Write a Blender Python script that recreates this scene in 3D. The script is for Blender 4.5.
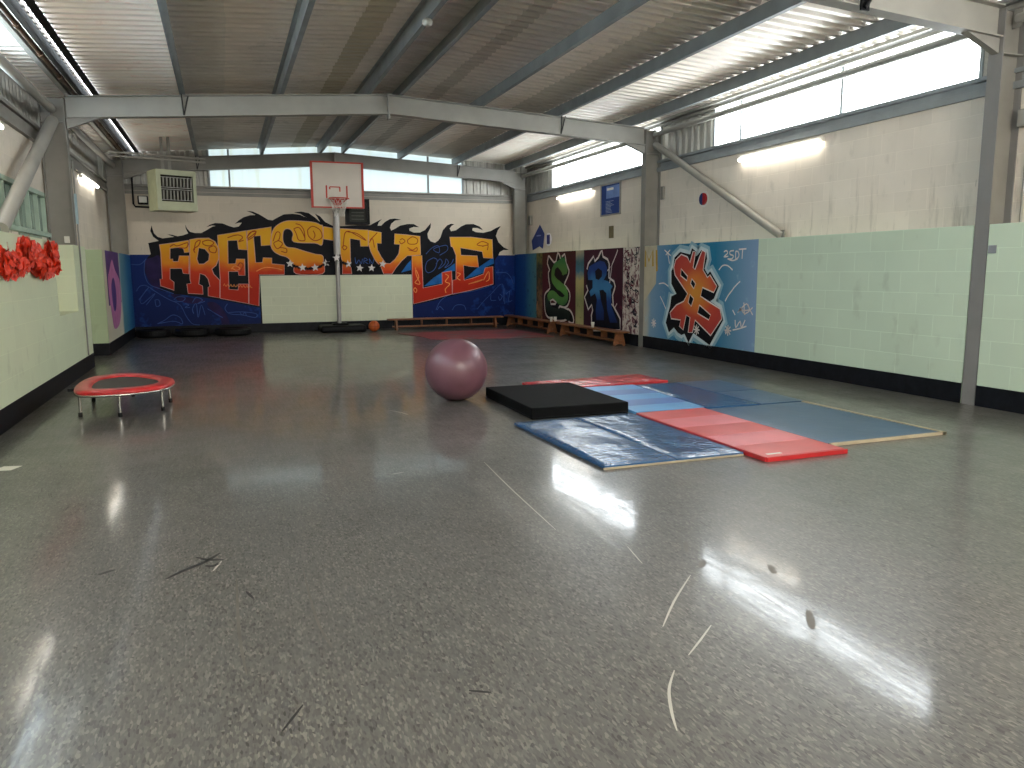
import bpy, math, random
from mathutils import Vector, Matrix, noise
from mathutils.geometry import tessellate_polygon

scene = bpy.context.scene
COL = scene.collection
for o in list(bpy.data.objects):
    bpy.data.objects.remove(o)

# ------------------------------------------------------------------ camera
cam_data = bpy.data.cameras.new('camera')
cam = bpy.data.objects.new('camera', cam_data)
COL.objects.link(cam)
YAW, PITCH, ROLL = .35387, .14479, -.005868
fwd = Vector((math.sin(YAW) * math.cos(PITCH), math.cos(YAW) * math.cos(PITCH), -math.sin(PITCH)))
rgt = Vector((math.cos(YAW), -math.sin(YAW), 0))
upv = rgt.cross(fwd)
r2 = rgt * math.cos(ROLL) + upv * math.sin(ROLL)
u2 = -rgt * math.sin(ROLL) + upv * math.cos(ROLL)
cam.matrix_world = Matrix(((r2.x, u2.x, -fwd.x, 0), (r2.y, u2.y, -fwd.y, 0), (r2.z, u2.z, -fwd.z, 1.5), (0, 0, 0, 1)))
cam_data.sensor_width = 36
cam_data.lens = 772.85 / 1024 * 36
cam_data.clip_end = 200
scene.camera = cam

# ------------------------------------------------------------------ exposure, world, light levels
vs = scene.view_settings
vs.view_transform = 'Standard'
vs.look = 'None'
vs.exposure = 2.5
vs.gamma = 1.0
vs.use_curve_mapping = False

world = bpy.data.worlds.new('daylight')
scene.world = world
world.use_nodes = True
wb = world.node_tree.nodes['Background']
wb.inputs[0].default_value = (.80, .90, 1.0, 1)
wb.inputs[1].default_value = 2.0

WIN_RIGHT = 3.2      # daylight through the clerestory sheets
WIN_BACK = 0.18
WIN_LEFT = 3.8
WIN_FILL = 6.5  # fill light from the added front window behind the camera
TUBE = 3.4           # fluorescent tubes

# ------------------------------------------------------------------ node helpers
def lin(c):
    if isinstance(c, str):
        c = c.lstrip('#')
        c = [int(c[i:i + 2], 16) / 255 for i in (0, 2, 4)]
        c = [x / 12.92 if x <= .04045 else ((x + .055) / 1.055) ** 2.4 for x in c]
    return (c[0], c[1], c[2], 1)

class NT:
    def __init__(s, name):
        s.m = bpy.data.materials.new(name)
        s.m.use_nodes = True
        s.t = s.m.node_tree
        s.b = s.t.nodes['Principled BSDF']
        s.tc = None
    def n(s, typ, **kw):
        nd = s.t.nodes.new(typ)
        for k, v in kw.items():
            setattr(nd, k, v)
        return nd
    def l(s, a, b):
        s.t.links.new(a, b)
    def geo(s):
        if s.tc is None:
            s.tc = s.n('ShaderNodeNewGeometry').outputs['Position']
        return s.tc
    def obj(s):
        return s.n('ShaderNodeTexCoord').outputs['Object']
    def noise(s, scale, detail=3, vec=None, stretch=None, rough=.5):
        v = vec or s.geo()
        if stretch:
            mp = s.n('ShaderNodeMapping')
            mp.inputs['Scale'].default_value = stretch
            s.l(v, mp.inputs['Vector'])
            v = mp.outputs[0]
        nd = s.n('ShaderNodeTexNoise')
        nd.inputs['Scale'].default_value = scale
        nd.inputs['Detail'].default_value = detail
        nd.inputs['Roughness'].default_value = rough
        s.l(v, nd.inputs['Vector'])
        return nd.outputs['Fac']
    def ramp(s, fac, stops, interp='LINEAR'):
        r = s.n('ShaderNodeValToRGB')
        r.color_ramp.interpolation = interp
        e = r.color_ramp.elements
        while len(e) < len(stops):
            e.new(.5)
        for el, (p, c) in zip(e, stops):
            el.position = p
            el.color = lin(c) if not isinstance(c, (int, float)) else (c, c, c, 1)
        s.l(fac, r.inputs[0])
        return r.outputs[0]
    def mix(s, fac, a, b, mode='MIX'):
        m = s.n('ShaderNodeMix', data_type='RGBA', blend_type=mode)
        for i, v in ((0, fac), (6, a), (7, b)):
            if isinstance(v, (int, float)):
                m.inputs[i].default_value = v if i == 0 else (v, v, v, 1)
            elif isinstance(v, (tuple, str)):
                m.inputs[i].default_value = lin(v)
            else:
                s.l(v, m.inputs[i])
        return m.outputs[2]
    def math(s, op, a, b=0.0, clamp=False):
        m = s.n('ShaderNodeMath', operation=op, use_clamp=clamp)
        for i, v in ((0, a), (1, b)):
            if isinstance(v, (int, float)):
                m.inputs[i].default_value = v
            else:
                s.l(v, m.inputs[i])
        return m.outputs[0]
    def maprange(s, v, a, b, c=0., d=1.):
        m = s.n('ShaderNodeMapRange')
        for i, x in enumerate((a, b, c, d)):
            m.inputs[i + 1].default_value = x
        s.l(v, m.inputs[0])
        return m.outputs[0]
    def sep(s, v=None):
        x = s.n('ShaderNodeSeparateXYZ')
        s.l(v or s.geo(), x.inputs[0])
        return x.outputs
    def comb(s, x, y, z=0.0):
        c = s.n('ShaderNodeCombineXYZ')
        for i, v in enumerate((x, y, z)):
            if isinstance(v, (int, float)):
                c.inputs[i].default_value = v
            else:
                s.l(v, c.inputs[i])
        return c.outputs[0]
    def bump(s, h, strength=.3, dist=.01):
        b = s.n('ShaderNodeBump')
        b.inputs['Strength'].default_value = strength
        b.inputs['Distance'].default_value = dist
        s.l(h, b.inputs['Height'])
        s.l(b.outputs[0], s.b.inputs['Normal'])
    def set(s, color=None, rough=None, metal=None, spec=None, coat=None):
        for k, v in (('Base Color', color), ('Roughness', rough), ('Metallic', metal), ('Specular IOR Level', spec), ('Coat Weight', coat)):
            if v is None:
                continue
            if isinstance(v, (int, float)):
                s.b.inputs[k].default_value = v
            elif isinstance(v, (tuple, str)):
                s.b.inputs[k].default_value = lin(v)
            else:
                s.l(v, s.b.inputs[k])
        return s.m

def plain(name, c, rough=.6, metal=0., var=.12, scale=6., bump=0., spec=.5):
    t = NT(name)
    c0 = lin(c)
    dark = tuple(x * (1 - var) for x in c0[:3])
    lite = tuple(min(1, x * (1 + var)) for x in c0[:3])
    f = t.noise(scale, 4)
    t.set(t.ramp(f, [(.3, dark), (.7, lite)]), rough, metal, spec)
    if bump:
        t.bump(t.noise(scale * 8, 3), bump, .005)
    return t.m

def block_wall(name, c, axis, course=.249, length=.5, mortar=1.06, stains=.0, var=.07, rough=.55, zoff=.225, lines=.8):
    """painted blockwork; axis = the horizontal world axis running along the wall"""
    t = NT(name)
    x, y, z = t.sep()
    h = x if axis == 'x' else y
    v = t.comb(h, t.math('SUBTRACT', z, zoff))
    br = t.n('ShaderNodeTexBrick')
    t.l(v, br.inputs['Vector'])
    c0 = lin(c)
    br.inputs['Color1'].default_value = tuple(a * (1 - var * .35) for a in c0[:3]) + (1,)
    br.inputs['Color2'].default_value = tuple(min(1, a * (1 + var * .35)) for a in c0[:3]) + (1,)
    br.inputs['Mortar'].default_value = tuple(min(1, a * mortar) for a in c0[:3]) + (1,)
    br.inputs['Scale'].default_value = 1
    br.inputs['Mortar Size'].default_value = .006
    br.inputs['Mortar Smooth'].default_value = .5
    br.inputs['Brick Width'].default_value = length
    br.inputs['Row Height'].default_value = course
    f = t.noise(1.3, 5)
    col = t.mix(1.0, br.outputs['Color'], t.ramp(f, [(.3, 1 - var), (.7, 1.0)]), 'MULTIPLY')
    if stains:
        st = t.noise(2.2, 6, stretch=(3.0, 3.0, .35), rough=.7)
        low = t.maprange(z, 2.0, 3.1, 1.0, 0.15)
        k = t.math('MULTIPLY', t.maprange(st, .56, .74), low, True)
        k = t.math('MULTIPLY', k, stains)
        col = t.mix(k, col, '#5b4a38')
        dr = t.noise(9.0, 2, stretch=(4.0, 4.0, .5), rough=.6)
        k2 = t.math('MULTIPLY', t.maprange(dr, .70, .76), t.maprange(z, 2.0, 3.0, .7, .0), True)
        col = t.mix(k2, col, '#3a3028')
    sc = t.noise(5, 4, stretch=(1, 1, .6))
    col = t.mix(t.math('MULTIPLY', t.maprange(sc, .62, .75), .18), col, '#6f6a58')
    t.set(col, rough, spec=.25)
    hgt = t.math('ADD', t.math('MULTIPLY', br.outputs['Fac'], -lines), t.math('MULTIPLY', t.noise(60, 2), .25))
    t.bump(hgt, .35, .008)
    return t.m

# ------------------------------------------------------------------ mesh helpers
class MB:
    def __init__(s):
        s.v = []; s.f = []; s.sm = []; s.mi = []; s.cur = 0
    def add(s, vs, fs, smooth=False):
        o = len(s.v)
        s.v += [tuple(p) for p in vs]
        for f in fs:
            s.f.append([i + o for i in f]); s.sm.append(smooth); s.mi.append(s.cur)
        return s
    def box(s, x0, x1, y0, y1, z0, z1, M=None):
        vs = [Vector(p) for p in ((x0, y0, z0), (x1, y0, z0), (x1, y1, z0), (x0, y1, z0), (x0, y0, z1), (x1, y0, z1), (x1, y1, z1), (x0, y1, z1))]
        if M: vs = [M @ v for v in vs]
        return s.add(vs, [(0, 3, 2, 1), (4, 5, 6, 7), (0, 1, 5, 4), (1, 2, 6, 5), (2, 3, 7, 6), (3, 0, 4, 7)])
    def rbox(s, x0, x1, y0, y1, z0, z1, r=.01, M=None, seg=2):
        """box with rounded vertical and horizontal edges: stacked rounded rectangles"""
        def ring(ins, z):
            out = []
            rr = r
            for cx, cy, a0 in ((x1 - r, y1 - r, 0), (x0 + r, y1 - r, 90), (x0 + r, y0 + r, 180), (x1 - r, y0 + r, 270)):
                for k in range(seg + 1):
                    a = math.radians(a0 + 90 * k / seg)
                    out.append(Vector((cx + (rr - ins) * math.cos(a), cy + (rr - ins) * math.sin(a), z)))
            return out
        rings = []
        for k in range(seg + 1):
            a = math.pi / 2 * k / seg
            rings.append(ring(r * (1 - math.sin(a)), z0 + r * (1 - math.cos(a))))
        for k in range(seg + 1):
            a = math.pi / 2 * k / seg
            rings.append(ring(r * (1 - math.cos(a)), z1 - r * (1 - math.sin(a))))
        n = len(rings[0]); vs = [v for g in rings for v in g]
        if M: vs = [M @ v for v in vs]
        fs = [(i * n + j, i * n + (j + 1) % n, (i + 1) * n + (j + 1) % n, (i + 1) * n + j) for i in range(len(rings) - 1) for j in range(n)]
        fs.append(tuple(range(n - 1, -1, -1))); fs.append(tuple(range((len(rings) - 1) * n, len(rings) * n)))
        return s.add(vs, fs)
    def tube(s, pts, r, seg=10, caps=True, radii=None):
        pts = [Vector(p) for p in pts]
        rings = []; prev = None
        for i, p in enumerate(pts):
            d = (pts[min(i + 1, len(pts) - 1)] - pts[max(i - 1, 0)]).normalized()
            if prev is None:
                a = Vector((0, 0, 1)) if abs(d.z) < .9 else Vector((1, 0, 0))
                u = d.cross(a).normalized()
            else:
                u = (prev - d * prev.dot(d)).normalized()
            prev = u; w = d.cross(u)
            rr = radii[i] if radii else r
            rings.append([p + (u * math.cos(2 * math.pi * k / seg) + w * math.sin(2 * math.pi * k / seg)) * rr for k in range(seg)])
        vs = [v for g in rings for v in g]
        fs = [(i * seg + j, i * seg + (j + 1) % seg, (i + 1) * seg + (j + 1) % seg, (i + 1) * seg + j) for i in range(len(rings) - 1) for j in range(seg)]
        s.add(vs, fs, True)
        if caps:
            o = len(s.v) - len(vs)
            s.add([s.v[o + k] for k in range(seg)], [tuple(range(seg - 1, -1, -1))])
            s.add([s.v[o + (len(rings) - 1) * seg + k] for k in range(seg)], [tuple(range(seg))])
        return s
    def torus(s, c, R, r, n=40, m=8, ry=None, axis='z'):
        ry = ry or R; c = Vector(c); vs = []
        for i in range(n):
            a = 2 * math.pi * i / n
            for j in range(m):
                b = 2 * math.pi * j / m
                k = r * math.cos(b)
                p = Vector(((R + k) * math.cos(a), (ry + k) * math.sin(a), r * math.sin(b)))
                vs.append(c + p)
        fs = [(i * m + j, ((i + 1) % n) * m + j, ((i + 1) % n) * m + (j + 1) % m, i * m + (j + 1) % m) for i in range(n) for j in range(m)]
        return s.add(vs, fs, True)
    def sphere(s, c, r, n=32, m=20, sc=(1, 1, 1)):
        c = Vector(c); vs = []; fs = []
        for i in range(m + 1):
            t = math.pi * i / m
            for j in range(n):
                a = 2 * math.pi * j / n
                vs.append(c + Vector((r * sc[0] * math.sin(t) * math.cos(a), r * sc[1] * math.sin(t) * math.sin(a), r * sc[2] * math.cos(t))))
        for i in range(m):
            for j in range(n):
                fs.append((i * n + j, (i + 1) * n + j, (i + 1) * n + (j + 1) % n, i * n + (j + 1) % n))
        return s.add(vs, fs, True)
    def lathe(s, prof, c=(0, 0, 0), n=32, sc=(1, 1)):
        c = Vector(c); vs = [c + Vector((r * sc[0] * math.cos(2 * math.pi * j / n), r * sc[1] * math.sin(2 * math.pi * j / n), z)) for r, z in prof for j in range(n)]
        fs = [(i * n + j, i * n + (j + 1) % n, (i + 1) * n + (j + 1) % n, (i + 1) * n + j) for i in range(len(prof) - 1) for j in range(n)]
        return s.add(vs, fs, True)
    def prism(s, poly, fn, d0, d1):
        """poly in 2D, fn(a, b, d) -> 3D point; solid between depths d0 and d1"""
        tri = tessellate_polygon([[Vector((a, b, 0)) for a, b in poly]])
        n = len(poly)
        vs = [fn(a, b, d0) for a, b in poly] + [fn(a, b, d1) for a, b in poly]
        fs = [tuple(t) for t in tri] + [tuple(i + n for i in reversed(t)) for t in tri]
        fs += [(i, (i + 1) % n, (i + 1) % n + n, i + n) for i in range(n)]
        return s.add(vs, fs)
    def flat(s, loops, fn, d):
        """filled painted area with holes, on a wall"""
        tri = tessellate_polygon([[Vector((a, b, 0)) for a, b in lp] for lp in loops])
        vs = [fn(a, b, d) for lp in loops for a, b in lp]
        return s.add(vs, [tuple(t) for t in tri])
    def stroke(s, pts, w, fn, d, closed=False, taper=False):
        """brush stroke of width w painted on a wall"""
        P = [Vector((a, b, 0)) for a, b in pts]
        if closed: P.append(P[0])
        Q = []
        for i, p in enumerate(P):
            if not Q or (p - Q[-1]).length > 1e-4: Q.append(p)
        if len(Q) < 2: return s
        vs = []; n = len(Q)
        for i, p in enumerate(Q):
            if closed and i in (0, n - 1):
                t = (Q[1] - Q[0]).normalized() + (Q[-1] - Q[-2]).normalized()
            else:
                t = Q[min(i + 1, n - 1)] - Q[max(i - 1, 0)]
            t = t.normalized() if t.length > 1e-6 else Vector((1, 0, 0))
            nn = Vector((-t.y, t.x, 0))
            ww = w[i * (len(w) - 1) // max(1, n - 1)] if isinstance(w, (list, tuple)) else w
            if taper: ww *= .25 + .75 * math.sin(math.pi * min(1, (i + .5) / n))
            for k in (-.5, .5):
                q = p + nn * ww * k
                vs.append(fn(q.x, q.y, d))
        return s.add(vs, [(2 * i, 2 * i + 1, 2 * i + 3, 2 * i + 2) for i in range(n - 1)])
    def build(s, name, mat, parent=None, **props):
        me = bpy.data.meshes.new(name)
        off = Vector(parent_loc(parent))
        me.from_pydata([Vector(v) - off for v in s.v], [], s.f)
        me.polygons.foreach_set('use_smooth', s.sm)
        mats = mat if isinstance(mat, (list, tuple)) else [mat]
        for m in mats: me.materials.append(m)
        if len(mats) > 1: me.polygons.foreach_set('material_index', s.mi)
        me.update()
        o = bpy.data.objects.new(name, me)
        COL.objects.link(o)
        if parent: o.parent = parent
        for k, v in props.items(): o[k] = v
        return o

def parent_loc(p):
    v = Vector((0, 0, 0))
    while p:
        v += p.location
        p = p.parent
    return v

def smooth(pts, k=4, closed=False):
    """Catmull-Rom through 2D points"""
    n = len(pts); out = []
    rng = range(n if closed else n - 1)
    for i in rng:
        g = lambda j: Vector(pts[j % n]) if closed else Vector(pts[max(0, min(n - 1, j))])
        p0, p1, p2, p3 = g(i - 1), g(i), g(i + 1), g(i + 2)
        for s_ in range(k):
            t = s_ / k
            q = .5 * ((2 * p1) + (p2 - p0) * t + (2 * p0 - 5 * p1 + 4 * p2 - p3) * t * t + (3 * p1 - p0 - 3 * p2 + p3) * t ** 3)
            out.append((q.x, q.y))
    if not closed: out.append(tuple(pts[-1]))
    return out

def thing(name, label, cat, loc=(0, 0, 0), group=None):
    o = bpy.data.objects.new(name, None)
    o.empty_display_size = .1
    COL.objects.link(o)
    o.location = loc
    return tag(o, label, cat, group)

def tag(o, label, cat, group=None):
    o['label'] = label; o['category'] = cat
    if group: o['group'] = group
    return o

def struct(name, mb, mat, parent=None):
    o = mb.build(name, mat, parent)
    if not parent: o['kind'] = 'structure'
    return o

def dup(root, loc, label, group=None):
    r = root.copy(); COL.objects.link(r); r.location = loc
    r['label'] = label
    if group: r['group'] = group
    for ch in list(root.children):
        c = ch.copy(); COL.objects.link(c); c.parent = r
        for g in list(ch.children):
            d = g.copy(); COL.objects.link(d); d.parent = c
    return r

# paint planes: points (along the wall, height), d = how far the coat stands off the wall
BACKY, LX, RX = 20.6, -2.05, 7.72
onback = lambda a, b, d: Vector((a, BACKY - d, b))
onright = lambda a, b, d: Vector((RX - d, a, b))
onleft = lambda a, b, d: Vector((LX + d, a, b))

# traced outlines of the murals, in metres along the wall and above the floor
FLAME_D=[[-1.632,2.219],[-1.397,2.271],[-1.514,2.367],[-1.567,2.504],[-1.531,2.63],[-1.515,2.549],[-1.489,2.446],[-1.418,2.368],[-1.311,2.331],[-1.158,2.353],[-1.046,2.371],[-1.114,2.392],[-1.2,2.429],[-1.112,2.421],[-0.976,2.384],[-0.849,2.409],[-0.735,2.455],[-0.783,2.573],[-0.786,2.662],[-0.756,2.574],[-0.69,2.494],[-0.58,2.466],[-0.438,2.467],[-0.292,2.55],[-0.173,2.626],[-0.101,2.642],[-0.186,2.65],[-0.317,2.609],[-0.228,2.67],[-0.111,2.711],[0.06,2.705],[0.201,2.647],[0.315,2.612],[0.433,2.635],[0.511,2.727],[0.438,2.726],[0.349,2.7],[0.441,2.786],[0.562,2.864],[0.711,2.912],[0.844,2.921],[0.744,2.974],[0.629,3.017],[0.775,3.005],[0.919,2.947],[1.063,2.858],[1.133,2.813],[1.24,2.797],[1.363,2.869],[1.518,2.949],[1.731,2.969],[1.914,2.948],[2.064,2.882],[1.915,2.972],[1.763,3.006],[1.948,3.029],[2.131,2.992],[2.281,2.886],[2.401,2.779],[2.344,2.887],[2.279,2.986],[2.407,2.92],[2.527,2.781],[2.712,2.689],[2.87,2.676],[3.351,2.708],[3.676,2.713],[3.776,2.769],[3.993,2.878],[3.908,2.787],[3.873,2.706],[3.971,2.707],[4.073,2.806],[4.208,2.882],[4.342,2.897],[4.508,2.868],[4.34,2.842],[4.238,2.76],[4.202,2.662],[4.233,2.582],[4.334,2.631],[4.47,2.715],[4.673,2.76],[4.843,2.762],[4.994,2.679],[4.841,2.687],[4.721,2.643],[4.72,2.588],[4.837,2.54],[5.008,2.542],[5.146,2.609],[5.252,2.726],[5.315,2.802],[5.302,2.677],[5.213,2.511],[5.227,2.396],[5.295,2.314],[5.415,2.275],[5.503,2.332],[5.567,2.409],[5.641,2.609],[5.766,2.743],[5.872,2.785],[5.97,2.773],[5.888,2.728],[5.834,2.661],[5.868,2.585],[6.009,2.613],[6.153,2.716],[6.296,2.778],[6.51,2.788],[6.689,2.723],[6.789,2.623],[6.616,2.682],[6.491,2.68],[6.472,2.619],[6.579,2.57],[6.795,2.556],[7.014,2.609],[7.161,2.689],[7.309,2.749],[7.216,2.628],[7.159,2.475],[7.231,2.305],[7.378,2.168],[7.544,2.09],[7.377,2.089],[7.266,2.031],[7.228,1.945],[7.116,1.807],[7.11,1.117],[6.558,0.986],[5.873,0.842],[5.341,0.715],[4.765,0.608],[4.751,1.418],[0.873,1.439],[0.826,0.626],[0.07,0.804],[-0.389,0.892],[-0.841,0.961],[-1.147,1.002],[-1.446,1.097],[-1.625,1.308],[-1.736,1.487],[-1.765,1.665],[-1.669,1.872],[-1.595,1.96]]
LETTERS_D={"F":[[[-1.389,2.182],[-1.069,2.229],[-0.736,2.291],[-0.743,2.007],[-0.847,1.998],[-0.856,2.081],[-0.937,2.126],[-1.161,2.095],[-1.177,1.842],[-1.116,1.842],[-1.111,1.782],[-1.0,1.782],[-0.964,1.917],[-0.748,1.917],[-0.775,1.481],[-0.906,1.497],[-0.927,1.617],[-1.191,1.618],[-1.208,1.364],[-1.123,1.288],[-1.136,1.092],[-1.426,1.201],[-1.429,1.366],[-1.379,1.365],[-1.373,2.005]]],"R":[[[-0.71,2.306],[-0.531,2.338],[-0.275,2.349],[-0.137,2.266],[-0.055,2.085],[-0.067,1.872],[-0.141,1.69],[-0.247,1.599],[-0.211,1.477],[-0.081,1.323],[-0.106,0.887],[-0.371,0.944],[-0.359,1.158],[-0.315,1.173],[-0.347,1.356],[-0.413,1.448],[-0.525,1.494],[-0.547,1.358],[-0.569,1.237],[-0.486,1.19],[-0.484,0.985],[-0.823,1.012],[-0.838,1.24],[-0.743,1.254],[-0.76,1.36]],[[-0.516,2.113],[-0.376,2.083],[-0.283,1.963],[-0.306,1.812],[-0.426,1.721],[-0.54,1.721],[-0.575,1.842]]],"E":[[[-0.071,2.417],[0.603,2.537],[0.602,2.063],[0.397,2.081],[0.38,2.3],[0.158,2.292],[0.136,1.726],[0.311,1.726],[0.332,1.842],[0.531,1.842],[0.516,1.435],[0.369,1.442],[0.359,1.535],[0.134,1.536],[0.122,1.1],[0.335,1.078],[0.357,1.226],[0.588,1.224],[0.562,0.735],[-0.095,0.878],[-0.068,1.354],[-0.071,1.659]]],"E2":[[[0.618,2.537],[1.202,2.636],[1.18,2.189],[0.94,2.172],[0.937,2.418],[0.767,2.401],[0.785,1.755],[0.949,1.755],[0.97,1.873],[1.179,1.864],[1.173,1.724],[1.474,1.692],[1.463,1.453],[0.865,1.457],[0.81,0.671],[0.574,0.729],[0.598,1.199],[0.607,1.756]]],"S":[[[1.189,2.375],[1.243,2.56],[1.354,2.685],[1.54,2.78],[1.754,2.799],[2.03,2.788],[2.276,2.761],[2.414,2.7],[2.465,2.654],[2.435,2.213],[2.255,2.243],[1.73,2.271],[1.724,2.473],[1.653,2.581],[1.546,2.589],[1.482,2.501],[1.472,2.284],[1.556,2.145],[1.754,2.115],[1.997,2.037],[2.243,1.968],[2.43,1.928],[2.448,1.753],[2.411,1.466],[1.756,1.47],[1.704,1.691],[1.559,1.879],[1.38,1.942],[1.233,2.035],[1.165,2.189]]],"T":[[[2.481,2.664],[2.725,2.626],[3.623,2.59],[3.61,2.172],[3.414,2.171],[3.403,2.331],[3.146,2.367],[3.14,1.752],[3.162,1.455],[2.92,1.456],[2.93,1.72],[2.878,2.04],[2.856,2.295],[2.469,2.349]]],"Y":[[[3.636,2.584],[3.966,2.53],[3.957,2.245],[3.842,2.254],[3.853,2.076],[3.947,1.897],[4.058,1.734],[4.175,1.717],[4.312,1.832],[4.417,1.98],[4.457,2.225],[4.306,2.234],[4.324,2.501],[4.632,2.479],[5.005,2.443],[5.011,1.954],[4.771,1.931],[4.652,1.931],[4.479,1.783],[4.339,1.618],[4.217,1.448],[4.0,1.446],[3.938,1.62],[3.779,1.816],[3.671,2.043],[3.622,2.236]]],"L":[[[4.771,1.924],[5.045,1.935],[5.059,1.067],[5.595,1.169],[5.594,1.479],[5.867,1.521],[5.873,1.267],[5.873,0.893],[5.342,0.766],[4.783,0.642],[4.767,1.378]]],"E3":[[[5.83,2.428],[6.434,2.434],[7.048,2.371],[7.062,1.859],[6.788,1.876],[6.753,2.046],[6.126,2.145],[6.14,1.943],[6.607,1.927],[6.639,1.62],[6.422,1.638],[6.207,1.672],[6.219,1.264],[6.49,1.33],[6.782,1.431],[6.82,1.568],[6.839,1.602],[7.059,1.636],[7.066,1.152],[6.486,1.004],[5.884,0.886],[5.891,1.267],[5.987,1.283],[5.998,1.943],[5.913,2.161],[5.861,2.177]]]}
STREAK_D=[[[5.088,1.114],[5.354,1.339],[5.584,1.472],[5.959,1.724],[5.963,1.521],[5.619,1.479],[5.589,1.186]],[[6.23,1.298],[6.566,1.569],[6.786,1.705],[7.08,1.893],[7.097,1.721],[6.839,1.619],[6.783,1.465],[6.491,1.364]],[[4.471,1.486],[4.646,1.716],[4.744,1.815],[4.738,1.55]]]
LOOPS_D=[[[-0.619,2.052],[-0.58,2.232],[-0.477,2.293],[-0.513,2.173],[-0.631,2.082],[-0.608,1.992]],[[-0.422,2.264],[-0.278,2.295],[-0.167,2.235],[-0.258,2.159],[-0.398,2.189],[-0.422,2.264]],[[-0.289,2.114],[-0.172,2.16],[-0.113,2.085],[-0.153,1.994],[-0.265,2.023],[-0.289,2.114]],[[-1.158,2.139],[-1.072,2.184],[-0.991,2.155],[-0.763,2.231],[-0.798,2.111],[-0.966,2.111]],[[0.156,2.359],[0.334,2.421],[0.451,2.422],[0.506,2.362],[0.413,2.27],[0.532,2.301]],[[0.609,2.363],[0.689,2.486],[0.824,2.518],[0.773,2.395],[0.62,2.302]],[[0.202,1.597],[0.293,1.673],[0.407,1.612],[0.317,1.566],[0.232,1.612]],[[0.351,1.658],[0.415,1.75],[0.485,1.688],[0.402,1.519]],[[0.626,2.4],[0.75,2.523],[0.838,2.509],[0.714,2.401],[0.622,2.339]],[[1.23,2.282],[1.315,2.499],[1.405,2.485],[1.367,2.314],[1.243,2.236],[1.326,2.097],[1.454,2.222],[1.337,2.314]],[[1.388,2.128],[1.539,2.098],[1.535,2.004],[1.414,2.035]],[[1.745,2.597],[1.869,2.63],[1.956,2.507],[2.009,2.32],[1.855,2.318],[1.801,2.474],[1.745,2.597]],[[2.082,2.571],[2.21,2.666],[2.393,2.575],[2.432,2.386],[2.257,2.306],[2.106,2.414],[2.082,2.571]],[[2.221,2.557],[2.263,2.447],[2.228,2.353]],[[1.796,2.722],[1.902,2.693],[1.989,2.569],[2.011,2.351]],[[0.788,1.539],[1.002,1.631],[1.243,1.614],[1.423,1.567]],[[2.601,3.08],[2.601,3.08]],[[2.963,2.168],[2.984,2.328],[3.023,2.503],[3.121,2.552],[3.31,2.458],[3.565,2.316],[3.344,2.491],[3.088,2.536]],[[2.929,2.136],[2.995,2.184],[3.058,2.137],[2.991,2.072],[2.945,2.136]],[[3.664,2.333],[3.833,2.496],[3.851,2.528]],[[3.646,2.269],[3.731,2.366],[3.773,2.14]],[[4.46,2.34],[4.528,2.373],[4.594,2.308],[4.491,2.242],[4.442,2.307]],[[4.663,2.342],[4.8,2.425],[4.935,2.36],[4.898,2.245],[4.694,2.243],[4.663,2.342]],[[4.657,2.145],[4.792,2.079],[4.913,2.146],[4.893,2.047],[4.69,2.079]],[[4.881,1.55],[4.945,1.349],[4.839,1.217],[4.976,1.182],[4.878,1.417],[4.866,1.616]],[[4.836,1.083],[4.886,1.016],[4.85,0.949],[4.8,1.017],[4.836,1.083]],[[6.611,2.249],[6.756,2.318],[6.937,2.251],[6.791,2.199],[6.629,2.216],[6.611,2.249]],[[6.755,2.182],[6.919,2.217],[6.899,2.081]],[[6.395,2.214],[6.449,2.265]],[[6.343,1.16],[6.634,1.226],[6.744,1.276],[6.343,1.16]],[[6.78,1.259],[6.929,1.499],[6.946,1.292],[6.853,1.224]],[[5.689,1.438],[5.776,1.37],[5.685,1.235],[5.807,1.166],[5.681,1.032],[5.697,0.93]],[[6.026,1.47],[6.114,1.435],[6.023,1.334],[6.112,1.265]]]
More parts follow.
